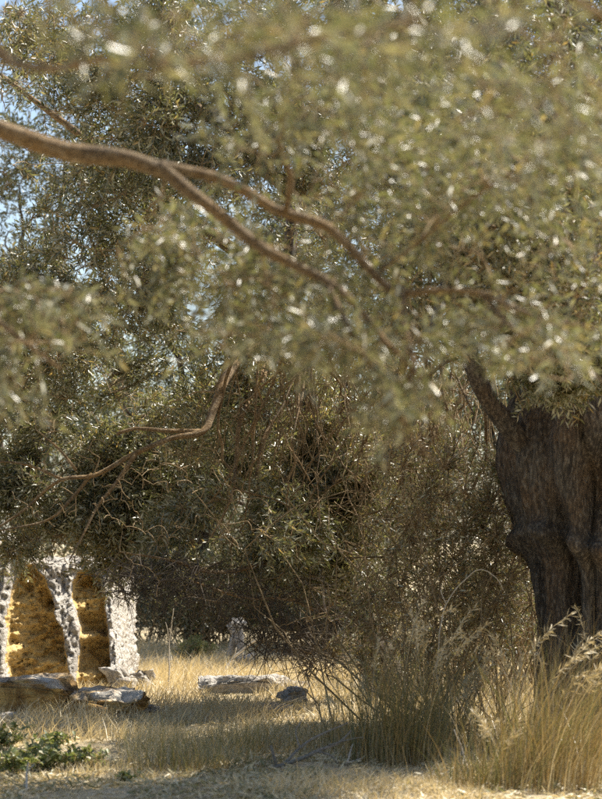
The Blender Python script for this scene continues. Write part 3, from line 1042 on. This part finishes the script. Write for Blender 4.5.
# ================================================================== OLIVE TREES BEHIND
def back_tree(label, px, D, limbs, clumps, n1, n2, seed, per=40, size=0.095, r0=0.16, lean=0):
    p = at(px, 600, D)
    base = (float(p[0]), float(p[1]), gz(p[0], p[1]))
    t = Tree('olive_tree', label, base, seed)
    top = limbs[0]
    t.limb([(base[0], base[1], base[2] - 0.1), at(px + lean * 0.5, 610, D), at(px + lean, 560, D), at(*top)], [r0 * 1.3, r0, r0 * 0.8, r0 * 0.5], name='trunk', mat='bark')
    for l in limbs[1:]:
        a = at(px + lean, 560, D)
        t.limb([a, (a + at(*l)) / 2 + np.array((0, 0, 0.35)), at(*l)], [r0 * 0.5, r0 * 0.3, r0 * 0.06], name='limb', mat='bark', sides=8, wobble=0.14)
    t.branches(sample_clumps(clumps, n1, seed + 1, gap=0.40), 3.0, r_end=0.005)
    P = t.twigs(sample_clumps(clumps, n2, seed + 2, gap=0.45, gscale=1.3), 0.7, rad=0.003, n=3)
    t.leaves(P, mat='leaf_far', per_m=per, size=size, aspect=0.24)
    t.flush_branches()
    return t


back_tree('dark trunked olive tree behind the sunlit clearing', 197, 28.5,
          [(210, 420, 28.5), (120, 400, 28), (280, 380, 28), (160, 250, 29), (260, 230, 29)],
          [(200, 590, 28.3, 110, 45, 1.2, 1.5), (150, 480, 28.5, 110, 110, 1.6, 1.6), (270, 450, 28.5, 110, 120, 1.6, 1.6), (200, 320, 29, 140, 110, 1.6, 1.2), (240, 180, 29, 140, 110, 1.6, 0.9), (270, 40, 29, 150, 90, 1.5, 0.9)],
          280, 4700, 81)
back_tree('olive tree behind the rock face with sky showing through its crown', 30, 31.0,
          [(40, 380, 31), (-40, 340, 31), (90, 300, 31), (20, 180, 31), (70, 120, 31), (10, 230, 30.5), (-30, 120, 31)],
          [(60, 560, 30.5, 110, 50, 1.5, 1.0), (90, 400, 31, 80, 90, 1.6, 1.0), (10, 290, 31, 80, 70, 1.4, 0.7), (40, 170, 31, 80, 60, 1.2, 0.5), (110, 230, 31, 70, 90, 1.5, 0.8), (60, 70, 31, 120, 80, 1.5, 0.55), (10, 480, 31, 60, 50, 1.2, 0.5)],
          320, 3500, 91, per=34)
back_tree('dense olive tree behind the middle tree', 360, 27.0,
          [(350, 400, 27), (300, 380, 27), (420, 360, 27), (330, 200, 27), (430, 180, 27)],
          [(340, 610, 27.2, 90, 35, 1.0, 0.9), (350, 500, 27, 110, 90, 1.4, 1.5), (420, 380, 27, 120, 130, 1.5, 1.5), (320, 280, 27, 110, 120, 1.5, 1.2), (420, 160, 27, 140, 120, 1.5, 1.1)],
          240, 4000, 101)
back_tree('olive tree in the far shade behind the gnarled trunk', 520, 26.0,
          [(510, 400, 26), (470, 380, 26), (570, 360, 26), (500, 200, 26)],
          [(500, 600, 26, 90, 60, 1.2, 1.0), (510, 480, 26, 100, 100, 1.4, 1.2), (540, 320, 26, 120, 130, 1.4, 1.0), (640, 400, 26, 80, 200, 1.4, 0.6)],
          180, 2600, 111)
back_tree('farthest olive tree filling the gap beyond the clearing', 285, 36.0,
          [(285, 480, 36), (220, 500, 36), (350, 480, 36), (285, 350, 36)],
          [(285, 600, 36, 130, 40, 1.5, 1.2), (200, 560, 36, 110, 70, 1.5, 1.0), (300, 480, 36, 160, 120, 2.0, 1.2), (140, 610, 36, 60, 30, 1.2, 0.5)],
          180, 2600, 121, size=0.11)

# ------------------------------------------------------------------ thicket and small shrub at the clearing's edge
def shrub(name, label, px, py, D, w, h, n0, n1, seed, mat='leaf_far', wood='twig', size=0.05, per=30, tint=0.0, dep=0.35):
    p = at(px, py, D)
    base = (float(p[0]), float(p[1]), gz(p[0], p[1]))
    t = Tree(name, label, base, seed, 'bush')
    r = t.rng
    s0 = np.array(base) + np.stack([r.normal(0, w * 0.16, n0), r.normal(0, dep * 0.4, n0), np.full(n0, -0.02)], -1)
    s1 = s0 + np.stack([r.normal(0, w * 0.34, n0), r.normal(0, dep, n0), r.uniform(0.4, 1.0, n0) * h], -1)
    shoots(t, s0, s1, 0.006 * max(h, 0.6), wood, 'stems')
    c = np.array(base)
    q = norm(r.normal(size=(n1, 3))) * (r.uniform(0, 1, n1) ** 0.4)[:, None]
    T = c + np.stack([q[:, 0] * w * 0.55, q[:, 1] * dep * 1.5, h * 0.52 + q[:, 2] * h * 0.5], -1)
    P = t.twigs(T, 0.3, rad=0.002, mat=wood)
    t.leaves(P, mat=mat, per_m=per, size=size, aspect=0.28, tint_bias=tint)
    return t


shrub('shrub', 'dark leafy thicket bush behind the clearing left of the dark trunk', 150, 640, 27.2, 1.5, 1.1, 60, 900, 131)
shrub('shrub', 'dark leafy thicket bush behind the clearing between dark trunk and standing stone', 215, 640, 27.6, 1.3, 1.2, 60, 800, 132)
shrub('shrub', 'brown thicket bush behind the clearing right of the standing stone', 275, 640, 27.8, 1.3, 0.95, 60, 800, 133, tint=0.25)
shrub('shrub', 'dark thicket bush below the low dead twigs at the clearing right end', 340, 645, 26.0, 1.3, 1.1, 60, 800, 134)
shrub('shrub', 'dark leafy bush in deep shade behind the tall tussock', 425, 690, 19.6, 1.5, 1.3, 60, 1000, 136)
shrub('shrub', 'dark leafy bush in deep shade just left of the gnarled trunk', 515, 690, 18.8, 1.4, 1.5, 60, 1000, 137)
shrub('shrub', 'low bright green shrub in the dry grass at the clearing edge', 196, 655, 24.6, 0.42, 0.22, 40, 420, 135, mat='weed', size=0.035, per=50, dep=0.15)

# ================================================================== FOREGROUND OLIVE TREE (trunk out of view at the left)
D_F = 7.0
fb = (-2.7, 7.3)
fore = Tree('olive_tree', 'out of focus olive tree in the foreground with a thick forked limb from the left', (fb[0], fb[1], gz(*fb)), 151)
fore.limb([(fb[0], fb[1], -0.1), (fb[0] + 0.05, fb[1], 0.8), (fb[0] - 0.05, fb[1] - 0.05, 1.6), (fb[0] + 0.1, fb[1], 2.3), (fb[0] + 0.1, fb[1] - 0.1, 3.4), (fb[0] + 0.5, fb[1] - 0.3, 4.6)],
          [0.34, 0.27, 0.24, 0.22, 0.14, 0.06], name='trunk', mat='bark', sides=20, lump=0.25)
fore.limb([(fb[0] + 0.05, fb[1], 2.35), at(-200, 60, 7.2), at(-80, 98, 7.1), at(0, 126, 7.0), at(70, 147, 6.95), at(130, 156, 6.9), at(165, 168, 6.9)],
          [0.075, 0.050, 0.038, 0.032, 0.030, 0.028, 0.027], sides=20, wobble=0.03, lump=0.28, label='thick pale limb lit along its top')
fore.limb([at(160, 166, 6.9), at(215, 178, 6.9), at(268, 208, 6.9), at(325, 226, 6.85), at(362, 254, 6.8), at(392, 284, 6.8), at(430, 288, 6.75), at(480, 292, 6.7), at(540, 318, 6.6), at(610, 330, 6.5)],
          [0.021, 0.018, 0.017, 0.016, 0.015, 0.013, 0.010, 0.008, 0.006, 0.004], sides=16, wobble=0.03, lump=0.28, label='upper fork of the limb')
fore.limb([at(160, 166, 6.9), at(200, 200, 6.85), at(240, 236, 6.8), at(285, 258, 6.75), at(325, 276, 6.7), at(358, 305, 6.65), at(385, 340, 6.6), at(412, 368, 6.55), at(432, 400, 6.5)],
          [0.024, 0.021, 0.019, 0.017, 0.014, 0.011, 0.009, 0.007, 0.005], sides=16, wobble=0.03, lump=0.28, label='lower fork of the limb with orange underside')
fore.limb([at(402, 287, 6.8), at(404, 325, 6.7), at(414, 365, 6.6), at(400, 400, 6.55), at(396, 425, 6.5), at(415, 450, 6.45), at(436, 462, 6.4)], [0.013, 0.011, 0.009, 0.007, 0.006, 0.005, 0.004], name='branch', sides=8)
fore.limb([at(325, 276, 6.7), at(340, 310, 6.6), at(362, 350, 6.5), at(385, 385, 6.45), at(400, 420, 6.4), at(428, 456, 6.4)], [0.010, 0.009, 0.008, 0.007, 0.006, 0.003], name='branch', sides=8)
fore.limb([at(380, 272, 6.8), at(420, 240, 6.7), at(470, 200, 6.6), at(530, 160, 6.5), at(600, 110, 6.4)], [0.006, 0.005, 0.0045, 0.004, 0.003], name='branch', sides=8)
fore.limb([at(480, 292, 6.7), at(520, 335, 6.6), at(560, 350, 6.5), at(620, 395, 6.4)], [0.007, 0.007, 0.006, 0.003], name='branch', sides=8)
fore.limb([at(285, 216, 6.9), at(290, 175, 6.8), at(278, 140, 6.7), at(295, 80, 6.4), at(330, 20, 6.1), at(360, -60, 5.8)], [0.011, 0.010, 0.009, 0.007, 0.006, 0.004], name='branch', sides=8)
fore.limb([(fb[0] + 0.1, fb[1], 2.9), at(-260, -60, 6.4), at(-100, -20, 5.6), at(20, 60, 5.0), at(110, 66, 4.7), at(200, 70, 4.4), at(300, 50, 4.1), at(420, 20, 3.9)],
          [0.09, 0.045, 0.022, 0.010, 0.008, 0.006, 0.005, 0.003], sides=12, wobble=0.03)
fore.limb([at(-260, -60, 6.4), at(-60, -160, 5.4), at(140, -140, 4.8), at(330, -90, 4.4), at(520, -30, 4.3), at(640, 40, 4.4)], [0.05, 0.03, 0.02, 0.015, 0.010, 0.005], sides=12)
fore.limb([at(-80, 98, 7.1), at(-60, 200, 6.9), at(-30, 290, 6.8), at(20, 340, 6.7), at(60, 370, 6.7)], [0.03, 0.02, 0.013, 0.008, 0.004], name='branch', sides=8)

fore_clumps = [
    (40, 330, 6.8, 70, 50, 0.5, 0.9), (10, 380, 6.7, 45, 40, 0.4, 0.35), (190, 260, 7.3, 90, 70, 0.4, 0.8), (300, 300, 7.2, 90, 55, 0.4, 1.0),
    (400, 190, 7.2, 110, 80, 0.5, 1.2), (520, 230, 6.9, 100, 90, 0.6, 1.3), (470, 335, 6.9, 110, 45, 0.4, 0.95), (560, 352, 6.4, 60, 35, 0.4, 0.45),
    (400, 90, 6.3, 120, 80, 0.8, 1.1), (250, 130, 6.6, 70, 60, 0.5, 0.4), (560, 120, 6.3, 70, 90, 0.6, 0.8), (400, 400, 6.45, 40, 35, 0.3, 0.25), (330, 345, 6.5, 60, 25, 0.3, 0.4),
    (320, 340, 6.6, 140, 25, 0.4, 0.5),
]
near_clumps = [(280, 40, 4.4, 160, 60, 0.5, 1.2), (470, 40, 4.4, 130, 70, 0.5, 1.1), (140, 60, 4.7, 100, 40, 0.4, 0.5), (540, 130, 4.6, 90, 60, 0.5, 0.6), (60, 10, 5.0, 90, 40, 0.5, 0.4)]
fore.branches(sample_clumps(fore_clumps, 170, 153, gap=0.30), 1.2, r_end=0.0025, thick=0.005)
fore.branches(sample_clumps(near_clumps, 60, 154, gap=0.30), 1.2, r_end=0.0025, thick=0.005)
Pf = fore.twigs(sample_clumps(fore_clumps, 1250, 155, gap=0.42, gscale=2.6), 0.34, rad=0.0018, n=5)
Pn = fore.twigs(sample_clumps(near_clumps, 170, 156, gap=0.40, gscale=2.6), 0.30, rad=0.0018, n=5)
fore.flush_branches()
# overhead crown above the frame
over = [(250, -320, 6.2, 420, 160, 1.6, 1.0), (-250, -150, 6.6, 220, 260, 1.4, 0.7)]
fore.branches(sample_clumps(over, 60, 157, gap=0.3), 2.5)
Po = fore.twigs(sample_clumps(over, 600, 158, gap=0.40), 0.5, n=5)
fore.flush_branches()
fore.leaves(Po, per_m=40, size=0.065)
# the largest leaves are objects of their own, the rest one mass
pos, d, nr, ln, wd = fore.leaves_on(np.vstack([Pf, Pn]), per_m=66, size=0.050, aspect=0.20, kmax=24)
tn = np.clip(fore.rng.beta(1.6, 2.6, len(pos)) - 0.04, 0, 1)
ypx = pos[:, 1]
vx = pos[:, 0] / pos[:, 1] * FPX + 301
vis = (vx > 4) & (vx < 598)
score = ln / pos[:, 1] * vis
big = np.argsort(-score)[:300]
mask = np.ones(len(pos), bool)
mask[big] = False
V, F, k = leaf_blades(pos[mask], d[mask], nr[mask], ln[mask], wd[mask], hexa=True)
part('foliage', V, F, M['leaf'], fore.root, tint=np.repeat(tn[mask], k), kind='stuff')
variants = []
for q in range(5):
    V, F, k = leaf_blades(np.zeros((1, 3)), np.array([[1.0, 0, 0]]), np.array([[0, 0, 1.0]]), np.array([1.0]), np.array([0.19 + 0.012 * q]), hexa=True)
    me = mesh_from('leaf', V, F, np.full(len(V), 0.15 + 0.17 * q))
    me.materials.append(M['leaf'])
    variants.append(me)
for b in big:
    o = bpy.data.objects.new('leaf', variants[min(4, int(tn[b] * 5))])
    COL.objects.link(o)
    o.parent = fore.root
    x_ = d[b] / np.linalg.norm(d[b])
    y_ = np.cross(nr[b], x_)
    y_ /= np.linalg.norm(y_)
    z_ = np.cross(x_, y_)
    o.location = pos[b] - np.array(fore.root.location)
    from mathutils import Matrix
    o.rotation_euler = Matrix(np.stack([x_, y_, z_], 1).tolist()).to_euler()
    o.scale = (ln[b],) * 3


# ================================================================== GRASS
def blades(base, h, lean, width, rng, bend=0.5, seg=3):
    """curved tapering grass blades; base (k,3), h (k,), lean (k,2) horizontal drift per height"""
    k = len(base)
    u = np.linspace(0, 1, seg + 1)
    drift = lean[:, None, :] * (h[:, None] * (u[None] ** (1 + bend)))[..., None]
    zz = h[:, None] * u[None] * (1 - 0.18 * np.hypot(lean[:, 0], lean[:, 1])[:, None] * u[None])
    P = np.concatenate([base[:, None, :2] + drift, (base[:, 2:3] + zz)[..., None]], -1)
    a = rng.uniform(0, math.pi, k)
    s = np.stack([np.cos(a), np.sin(a) * 0.5, np.zeros(k)], -1)
    w = width[:, None] * np.array([0.8, 1.0, 0.7, 0.0] if seg == 3 else np.linspace(1, 0, seg + 1))[None]
    Lf = P + s[:, None] * w[..., None] * 0.5
    Rt = P - s[:, None] * w[..., None] * 0.5
    V = np.concatenate([Lf[:, :-1], Rt[:, :-1], P[:, -1:]], 1)
    n = seg
    o = (np.arange(k) * (2 * n + 1))[:, None]
    fs = []
    for i in range(n - 1):
        fs.append(o + np.array((i, n + i, n + i + 1)))
        fs.append(o + np.array((i, n + i + 1, i + 1)))
    fs.append(o + np.array((n - 1, 2 * n - 1, 2 * n)))
    F = np.stack(fs, 1).reshape(-1, 3)
    return V.reshape(-1, 3), F, 2 * n + 1, P


grng = np.random.default_rng(7)


def field(n, y0, y1, hmin, hmax, wid, tint_lo, tint_hi, seed, pxlo=-60, pxhi=660, thr=0.42, scale=1.6, name='dry_grass', label=None):
    r = np.random.default_rng(seed)
    y = np.sqrt(r.uniform(y0 ** 2, y1 ** 2, n))
    px = r.uniform(pxlo, pxhi, n)
    x = (px - 301) / FPX * y
    P = np.stack([x, y, np.zeros(n)], -1)
    g = fbm(P, scale, 3, seed)
    ok = g > thr
    P, g = P[ok], g[ok]
    P[:, 2] = ground_z(P[:, 0], P[:, 1]) - 0.01
    k = len(P)
    h = r.uniform(hmin, hmax, k) * (0.5 + 1.0 * (g - thr) / (1 - thr) * 1.6)
    lean = r.normal(0, 0.65, (k, 2)) + np.array((0.22, -0.05))
    V, F, c, _ = blades(P, h, lean, r.uniform(0.6, 1.5, k) * wid, r, seg=2)
    t = np.clip(r.uniform(tint_lo, tint_hi, k), 0, 1)
    return obj(name, mesh_from(name, V, F, np.repeat(t, c)), M['straw'], kind='stuff', label=label, cat='grass')


field(36000, 10.2, 16.5, 0.04, 0.13, 0.008, 0.0, 0.75, 201, label='short trampled straw coloured grass in front', thr=0.46)
field(62000, 16.0, 28.0, 0.08, 0.22, 0.008, 0.0, 0.62, 202, label='sunlit straw coloured dry grass of the clearing', thr=0.36)
field(3400, 12.6, 15.2, 0.08, 0.24, 0.006, 0.3, 1.0, 203, pxlo=120, pxhi=345, thr=0.40, name='tall_grass', label='taller grey green grass in the shade before the clearing')
field(2500, 14.6, 16.4, 0.08, 0.18, 0.007, 0.05, 0.6, 204, pxlo=-40, pxhi=180, thr=0.3, name='tall_grass', label='taller straw grass in front of the fallen slabs')

# litter of fallen olive leaves and straw bits
n = 22000
ly = np.sqrt(grng.uniform(10.2 ** 2, 19 ** 2, n))
lx = (grng.uniform(-60, 660, n) - 301) / FPX * ly
pos = np.stack([lx, ly, ground_z(lx, ly) + grng.uniform(0.003, 0.02, n)], -1)
dd = norm(grng.normal(size=(n, 3)) * np.array((1, 1, 0.18)))
nn = norm(grng.normal(size=(n, 3)) * 0.35 + np.array((0, 0, 1)))
V, F, k = leaf_blades(pos, dd, nn, grng.uniform(0.03, 0.09, n), grng.uniform(0.007, 0.018, n))
obj('leaf_litter', mesh_from('leaf_litter', V, F, np.repeat(grng.uniform(0, 0.85, n), k)), M['straw'], kind='stuff',
    label='fallen dry leaves and straw bits on the ground', cat='litter')


n = 15000
ly = np.sqrt(grng.uniform(10.6 ** 2, 13.4 ** 2, n))
lx = (grng.uniform(-60, 660, n) - 301) / FPX * ly
pos = np.stack([lx, ly, ground_z(lx, ly) + grng.uniform(0.003, 0.035, n)], -1)
keep = fbm(pos, 1.8, 3, 88) > 0.42
pos = pos[keep]
n = len(pos)
V, F, k = leaf_blades(pos, norm(grng.normal(size=(n, 3)) * np.array((1, 1, 0.45))), norm(grng.normal(size=(n, 3)) + np.array((0, 0, 0.8))),
                      grng.uniform(0.03, 0.08, n), grng.uniform(0.008, 0.016, n))
obj('twig_litter', mesh_from('twig_litter', V, F, np.repeat(grng.choice([0.1, 0.5, 0.8, 1.0], n, p=[.25, .25, .3, .2]), k)), M['straw'], kind='stuff',
    label='thick scatter of curled dry leaves and twig bits along the front', cat='litter')


def tussock(label, px, py, n, h, spread, seed, lean=(0.12, 0.0), plumes=0, tint=(0.0, 0.9), width=0.0055, rbase=0.13):
    x, y = on_ground(px, py)
    base = np.array((x, y, gz(x, y)))
    root = thing('grass_tussock', label, 'grass tuft', 'grass tussocks along the foreground', tuple(base))
    r = np.random.default_rng(seed)
    n = int(n * 0.8)
    spread *= 1.1
    b = base + np.stack([r.normal(0, rbase, n), r.normal(0, rbase * 0.8, n), np.full(n, -0.02)], -1)
    off = (b - base)[:, :2] / rbase
    ln_ = off * spread * 0.30 + r.normal(0, spread * 0.55, (n, 2)) * np.where(r.uniform(0, 1, n) < 0.16, 1.9, 1.0)[:, None] + np.array(lean)
    hh = h * np.clip(r.normal(0.6, 0.26, n), 0.12, 1.1)
    V, F, c, P = blades(b, hh, ln_, r.uniform(0.6, 1.3, n) * width, r, bend=0.7, seg=5)
    t = np.clip(r.beta(1.5, 1.6, n) * (tint[1] - tint[0]) + tint[0], 0, 1)
    # each blade goes from tawny foot to its own colour
    tt = np.repeat(t, c).reshape(n, c)
    rowu = np.concatenate([np.arange(5), np.arange(5), [5]]) / 5.0
    tt = np.clip(tt + (0.55 - rowu[None] * 1.4).clip(0, 1) * 0.6, 0, 1)
    part('blades', V, F, M['tussock'], root, tint=tt.ravel(), kind='stuff')
    if plumes:
        pb = base + np.stack([r.normal(0, rbase * 0.7, plumes), r.normal(0, rbase * 0.6, plumes), np.full(plumes, -0.02)], -1)
        ph = h * r.uniform(0.85, 1.35, plumes)
        pl = r.normal(0, spread * 0.45, (plumes, 2)) + np.array(lean) * 1.8
        u = np.linspace(0, 1, 9)
        stem = np.concatenate([pb[:, None, :2] + pl[:, None] * (ph[:, None] * u[None] ** 1.8)[..., None],
                               (pb[:, 2:3] + ph[:, None] * (u - 0.22 * u ** 3)[None])[..., None]], -1)
        V, F = many_tubes(stem, np.linspace(1, 0.45, 9)[None] * np.full((plumes, 1), 0.0022), 3)
        stalks = part('stalks', V, F, M['straw'], root, tint=np.full(len(V), 0.35), kind='stuff')
        k = 46
        for q in range(plumes):
            f = r.uniform(0.66, 1.0, k) * 8
            i = np.clip(f.astype(int), 0, 7)
            w = (f - i)[:, None]
            p0 = stem[q, i] * (1 - w) + stem[q, i + 1] * w
            tan = norm(stem[q, i + 1] - stem[q, i])
            dd = norm(tan + r.normal(0, 0.55, (k, 3)) + np.array((0, 0, -0.25)))
            V, F, c = leaf_blades(p0, dd, norm(r.normal(size=(k, 3))), r.uniform(0.03, 0.075, k), r.uniform(0.004, 0.008, k))
            part('seed_head', V, F, M['straw'], stalks, tint=np.repeat(r.uniform(0.1, 0.65, k), c), rootloc=base)
    return root


tussock('tall upright green and tawny grass tussock in the middle of the foreground', 398, 762, 1500, 0.98, 0.30, 301, (0.10, 0.0), 12, rbase=0.17)
tussock('large golden grass tussock with feathery plumes at the right edge', 555, 784, 1700, 0.95, 0.42, 302, (0.28, 0.0), 20, tint=(0.25, 1.0), rbase=0.22)
tussock('smaller green gold tussock left of the large golden one', 492, 788, 600, 0.42, 0.42, 303, (0.12, 0.0), 4, rbase=0.16)
tussock('dark green tussock in shade behind the tall one', 445, 742, 500, 0.55, 0.35, 304, (0.15, 0.0), 6, tint=(0.0, 0.6), rbase=0.15)
tussock('grey green fine tussock left of centre at the edge of shade', 195, 772, 700, 0.40, 0.42, 305, (0.10, 0.0), 0, tint=(0.1, 0.75), rbase=0.20, width=0.005)
tussock('thin grey green tussock beside the fallen dead branch', 250, 752, 450, 0.40, 0.40, 306, (0.06, 0.0), 0, tint=(0.1, 0.8), rbase=0.22, width=0.005)
tussock('low tawny tussock between dead branch and tall tussock', 352, 746, 450, 0.50, 0.35, 307, (0.0, 0.0), 2, tint=(0.2, 0.9), rbase=0.15, width=0.005)
tussock('plumed tussock leaning in front of the gnarled trunk base', 592, 752, 1000, 1.05, 0.40, 308, (0.15, 0.0), 12, tint=(0.2, 0.95), rbase=0.18)
tussock('thin plumed tussock before the dark brush', 515, 756, 300, 0.80, 0.38, 309, (-0.10, 0.0), 7, tint=(0.1, 0.9), rbase=0.14)


# ------------------------------------------------------------------ fallen dead branch, sticks, dry stalks
def wood_thing(name, label, cat, paths, mat='dead', group=None, sides=7):
    first = np.asarray(paths[0][0][0])
    base = np.array((first[0], first[1], gz(first[0], first[1])))
    root = thing(name, label, cat, group, tuple(base))
    for k, (pts, rad) in enumerate(paths):
        P, r = catmull(pts, rad, 0.03)
        P = P + (np.stack([fbm(P + 9 * q, 7, 2, q) for q in range(3)], -1) - 0.5) * 0.03
        V, F = tube(P, r, sides, 0.15, k)
        if k == 0:
            stem = part('stem', V, F, M[mat], root, smooth=True)
        else:
            part('side_branch', V, F, M[mat], stem, smooth=True, rootloc=base)
    return root


def g3(px, py, h=0.0):
    """point h metres above the ground point that shows at the pixel"""
    x, y = on_ground(px, py)
    return np.array((x, y, gz(x, y) + h))


DB = on_ground(300, 774)[1]


def dbp(px, py, dy=0.0):
    return at(px, py, DB + dy)


wood_thing('fallen_branch', 'dead grey fallen branch with bare side twigs lying in front of the tussocks', 'branch', [
    ([dbp(266, 770), dbp(290, 762), dbp(318, 752), dbp(340, 742, 0.1), dbp(352, 730, 0.1)], [0.014, 0.013, 0.011, 0.008, 0.004]),
    ([dbp(276, 767), dbp(272, 752), dbp(270, 745)], [0.011, 0.009, 0.008]),
    ([dbp(285, 762), dbp(305, 744, 0.05), dbp(325, 734, 0.1), dbp(348, 722, 0.15)], [0.009, 0.008, 0.006, 0.003]),
    ([dbp(318, 752), dbp(332, 756), dbp(338, 764)], [0.007, 0.005, 0.003]),
    ([dbp(300, 748), dbp(296, 730, 0.1), dbp(304, 715, 0.2)], [0.006, 0.004, 0.002]),
    ([dbp(330, 746), dbp(345, 740, -0.1), dbp(362, 738, -0.2)], [0.006, 0.004, 0.002]),
], 'grey_wood')
wood_thing('dry_stick', 'pale forked dry stick lying left of the tall tussock', 'stick', [
    ([g3(345, 768, 0.01), at(352, 762, on_ground(350, 768)[1]), at(362, 758, on_ground(350, 768)[1])], [0.008, 0.007, 0.004]),
    ([g3(346, 768, 0.01), at(350, 752, on_ground(350, 768)[1]), at(354, 742, on_ground(350, 768)[1])], [0.006, 0.005, 0.003]),
], 'pale_wood')
wood_thing('dry_stick', 'pale slanting stick leaning by the standing stone', 'stick', [
    ([g3(222, 672, 0.0), at(236, 655, on_ground(222, 672)[1]), at(262, 636, on_ground(222, 672)[1])], [0.018, 0.015, 0.008]),
    ([g3(226, 672, 0.0), at(233, 660, on_ground(222, 672)[1]), at(236, 648, on_ground(222, 672)[1])], [0.012, 0.009, 0.005]),
], 'pale_wood')
wood_thing('dry_stalk', 'thin upright pale stalk in the grass right of the rock face', 'stalk', [
    ([g3(168, 690, -0.02), at(170, 640, on_ground(168, 690)[1]), at(174, 608, on_ground(168, 690)[1])], [0.008, 0.006, 0.004]),
    ([at(170, 640, on_ground(168, 690)[1]), at(166, 622, on_ground(168, 690)[1])], [0.004, 0.002]),
], 'pale_wood')
wood_thing('dry_stalk', 'short pale stalk standing among the green weeds at lower left', 'stalk', [
    ([g3(26, 790, -0.02), at(25, 775, on_ground(26, 790)[1]), at(27, 764, on_ground(26, 790)[1])], [0.007, 0.006, 0.004]),
    ([at(26, 772, on_ground(26, 790)[1]), at(33, 766, on_ground(26, 790)[1])], [0.004, 0.003]),
], 'pale_wood')
wood_thing('dry_stalk', 'pale bent stalk standing between the right hand tussocks', 'stalk', [
    ([g3(472, 782, -0.02), at(464, 755, on_ground(472, 782)[1]), at(455, 728, on_ground(472, 782)[1])], [0.006, 0.005, 0.003]),
    ([at(464, 755, on_ground(472, 782)[1]), at(468, 742, on_ground(472, 782)[1])], [0.004, 0.002]),
], 'pale_wood')
wood_thing('dry_stalk', 'long arching pale stem bending over the dark brush', 'stalk', [
    ([g3(440, 752, -0.02), at(438, 660, 13.6), at(446, 605, 13.6), at(476, 570, 13.6), at(496, 578, 13.6), at(502, 590, 13.6)], [0.004, 0.0035, 0.003, 0.0025, 0.002, 0.0015]),
    ([at(446, 605, 13.6), at(440, 590, 13.6)], [0.003, 0.002]),
], 'pale_wood')


# ------------------------------------------------------------------ green weeds at lower left
def weed(label, px, py, n, w, h, seed, tint=0.0):
    x, y = on_ground(px, py)
    base = np.array((x, y, gz(x, y)))
    root = thing('weed', label, 'plant', 'green weeds at lower left', tuple(base))
    r = np.random.default_rng(seed)
    m = max(5, n // 14)
    q1 = base + np.stack([r.normal(0, w * 0.5, m), r.normal(0, w * 0.4, m), r.uniform(0.4, 1, m) * h], -1)
    q0 = np.repeat(base[None] + np.array((0, 0, -0.01)), m, 0) + r.normal(0, w * 0.08, (m, 3)) * np.array((1, 1, 0))
    u = np.linspace(0, 1, 5)
    P = q0[:, None] + (q1 - q0)[:, None] * u[None, :, None]
    P[..., 2] += (np.sin(u * math.pi) * h * 0.15)[None]
    V, F = many_tubes(P, np.full((m, 5), 0.0025), 3)
    part('stems', V, F, M['straw'], root, tint=np.full(len(V), 0.4), kind='stuff')
    i = r.integers(0, m, n)
    t = r.uniform(0.25, 1, n)
    pos = q0[i] + (q1 - q0)[i] * t[:, None]
    pos[:, 2] += np.sin(t * math.pi) * h * 0.15
    dd = norm(r.normal(size=(n, 3)) + np.array((0, 0, 0.3)))
    V, F, k = leaf_blades(pos, dd, norm(r.normal(size=(n, 3)) * 0.5 + np.array((0, -0.2, 1))), r.uniform(0.025, 0.06, n), r.uniform(0.014, 0.03, n), hexa=True)
    part('leaves', V, F, M['weed'], root, tint=np.repeat(np.clip(r.beta(1.3, 2, n) + tint, 0, 1), k), kind='stuff')


weed('low green leafy weed at the left edge near the bottom', 14, 772, 300, 0.20, 0.16, 401, 0.05)
weed('low green leafy weed second from the left edge', 44, 768, 380, 0.22, 0.18, 402)
weed('low green leafy weed with grey green leaves right of the other weeds', 76, 768, 320, 0.20, 0.16, 403, 0.05)
weed('small green weed behind the row of weeds', 52, 752, 220, 0.18, 0.12, 404)
weed('pale yellow green weed at the left frame edge behind the others', 4, 756, 260, 0.2, 0.2, 406, 0.2)
weed('tiny green weed alone on the bare strip', 128, 784, 70, 0.07, 0.08, 405)
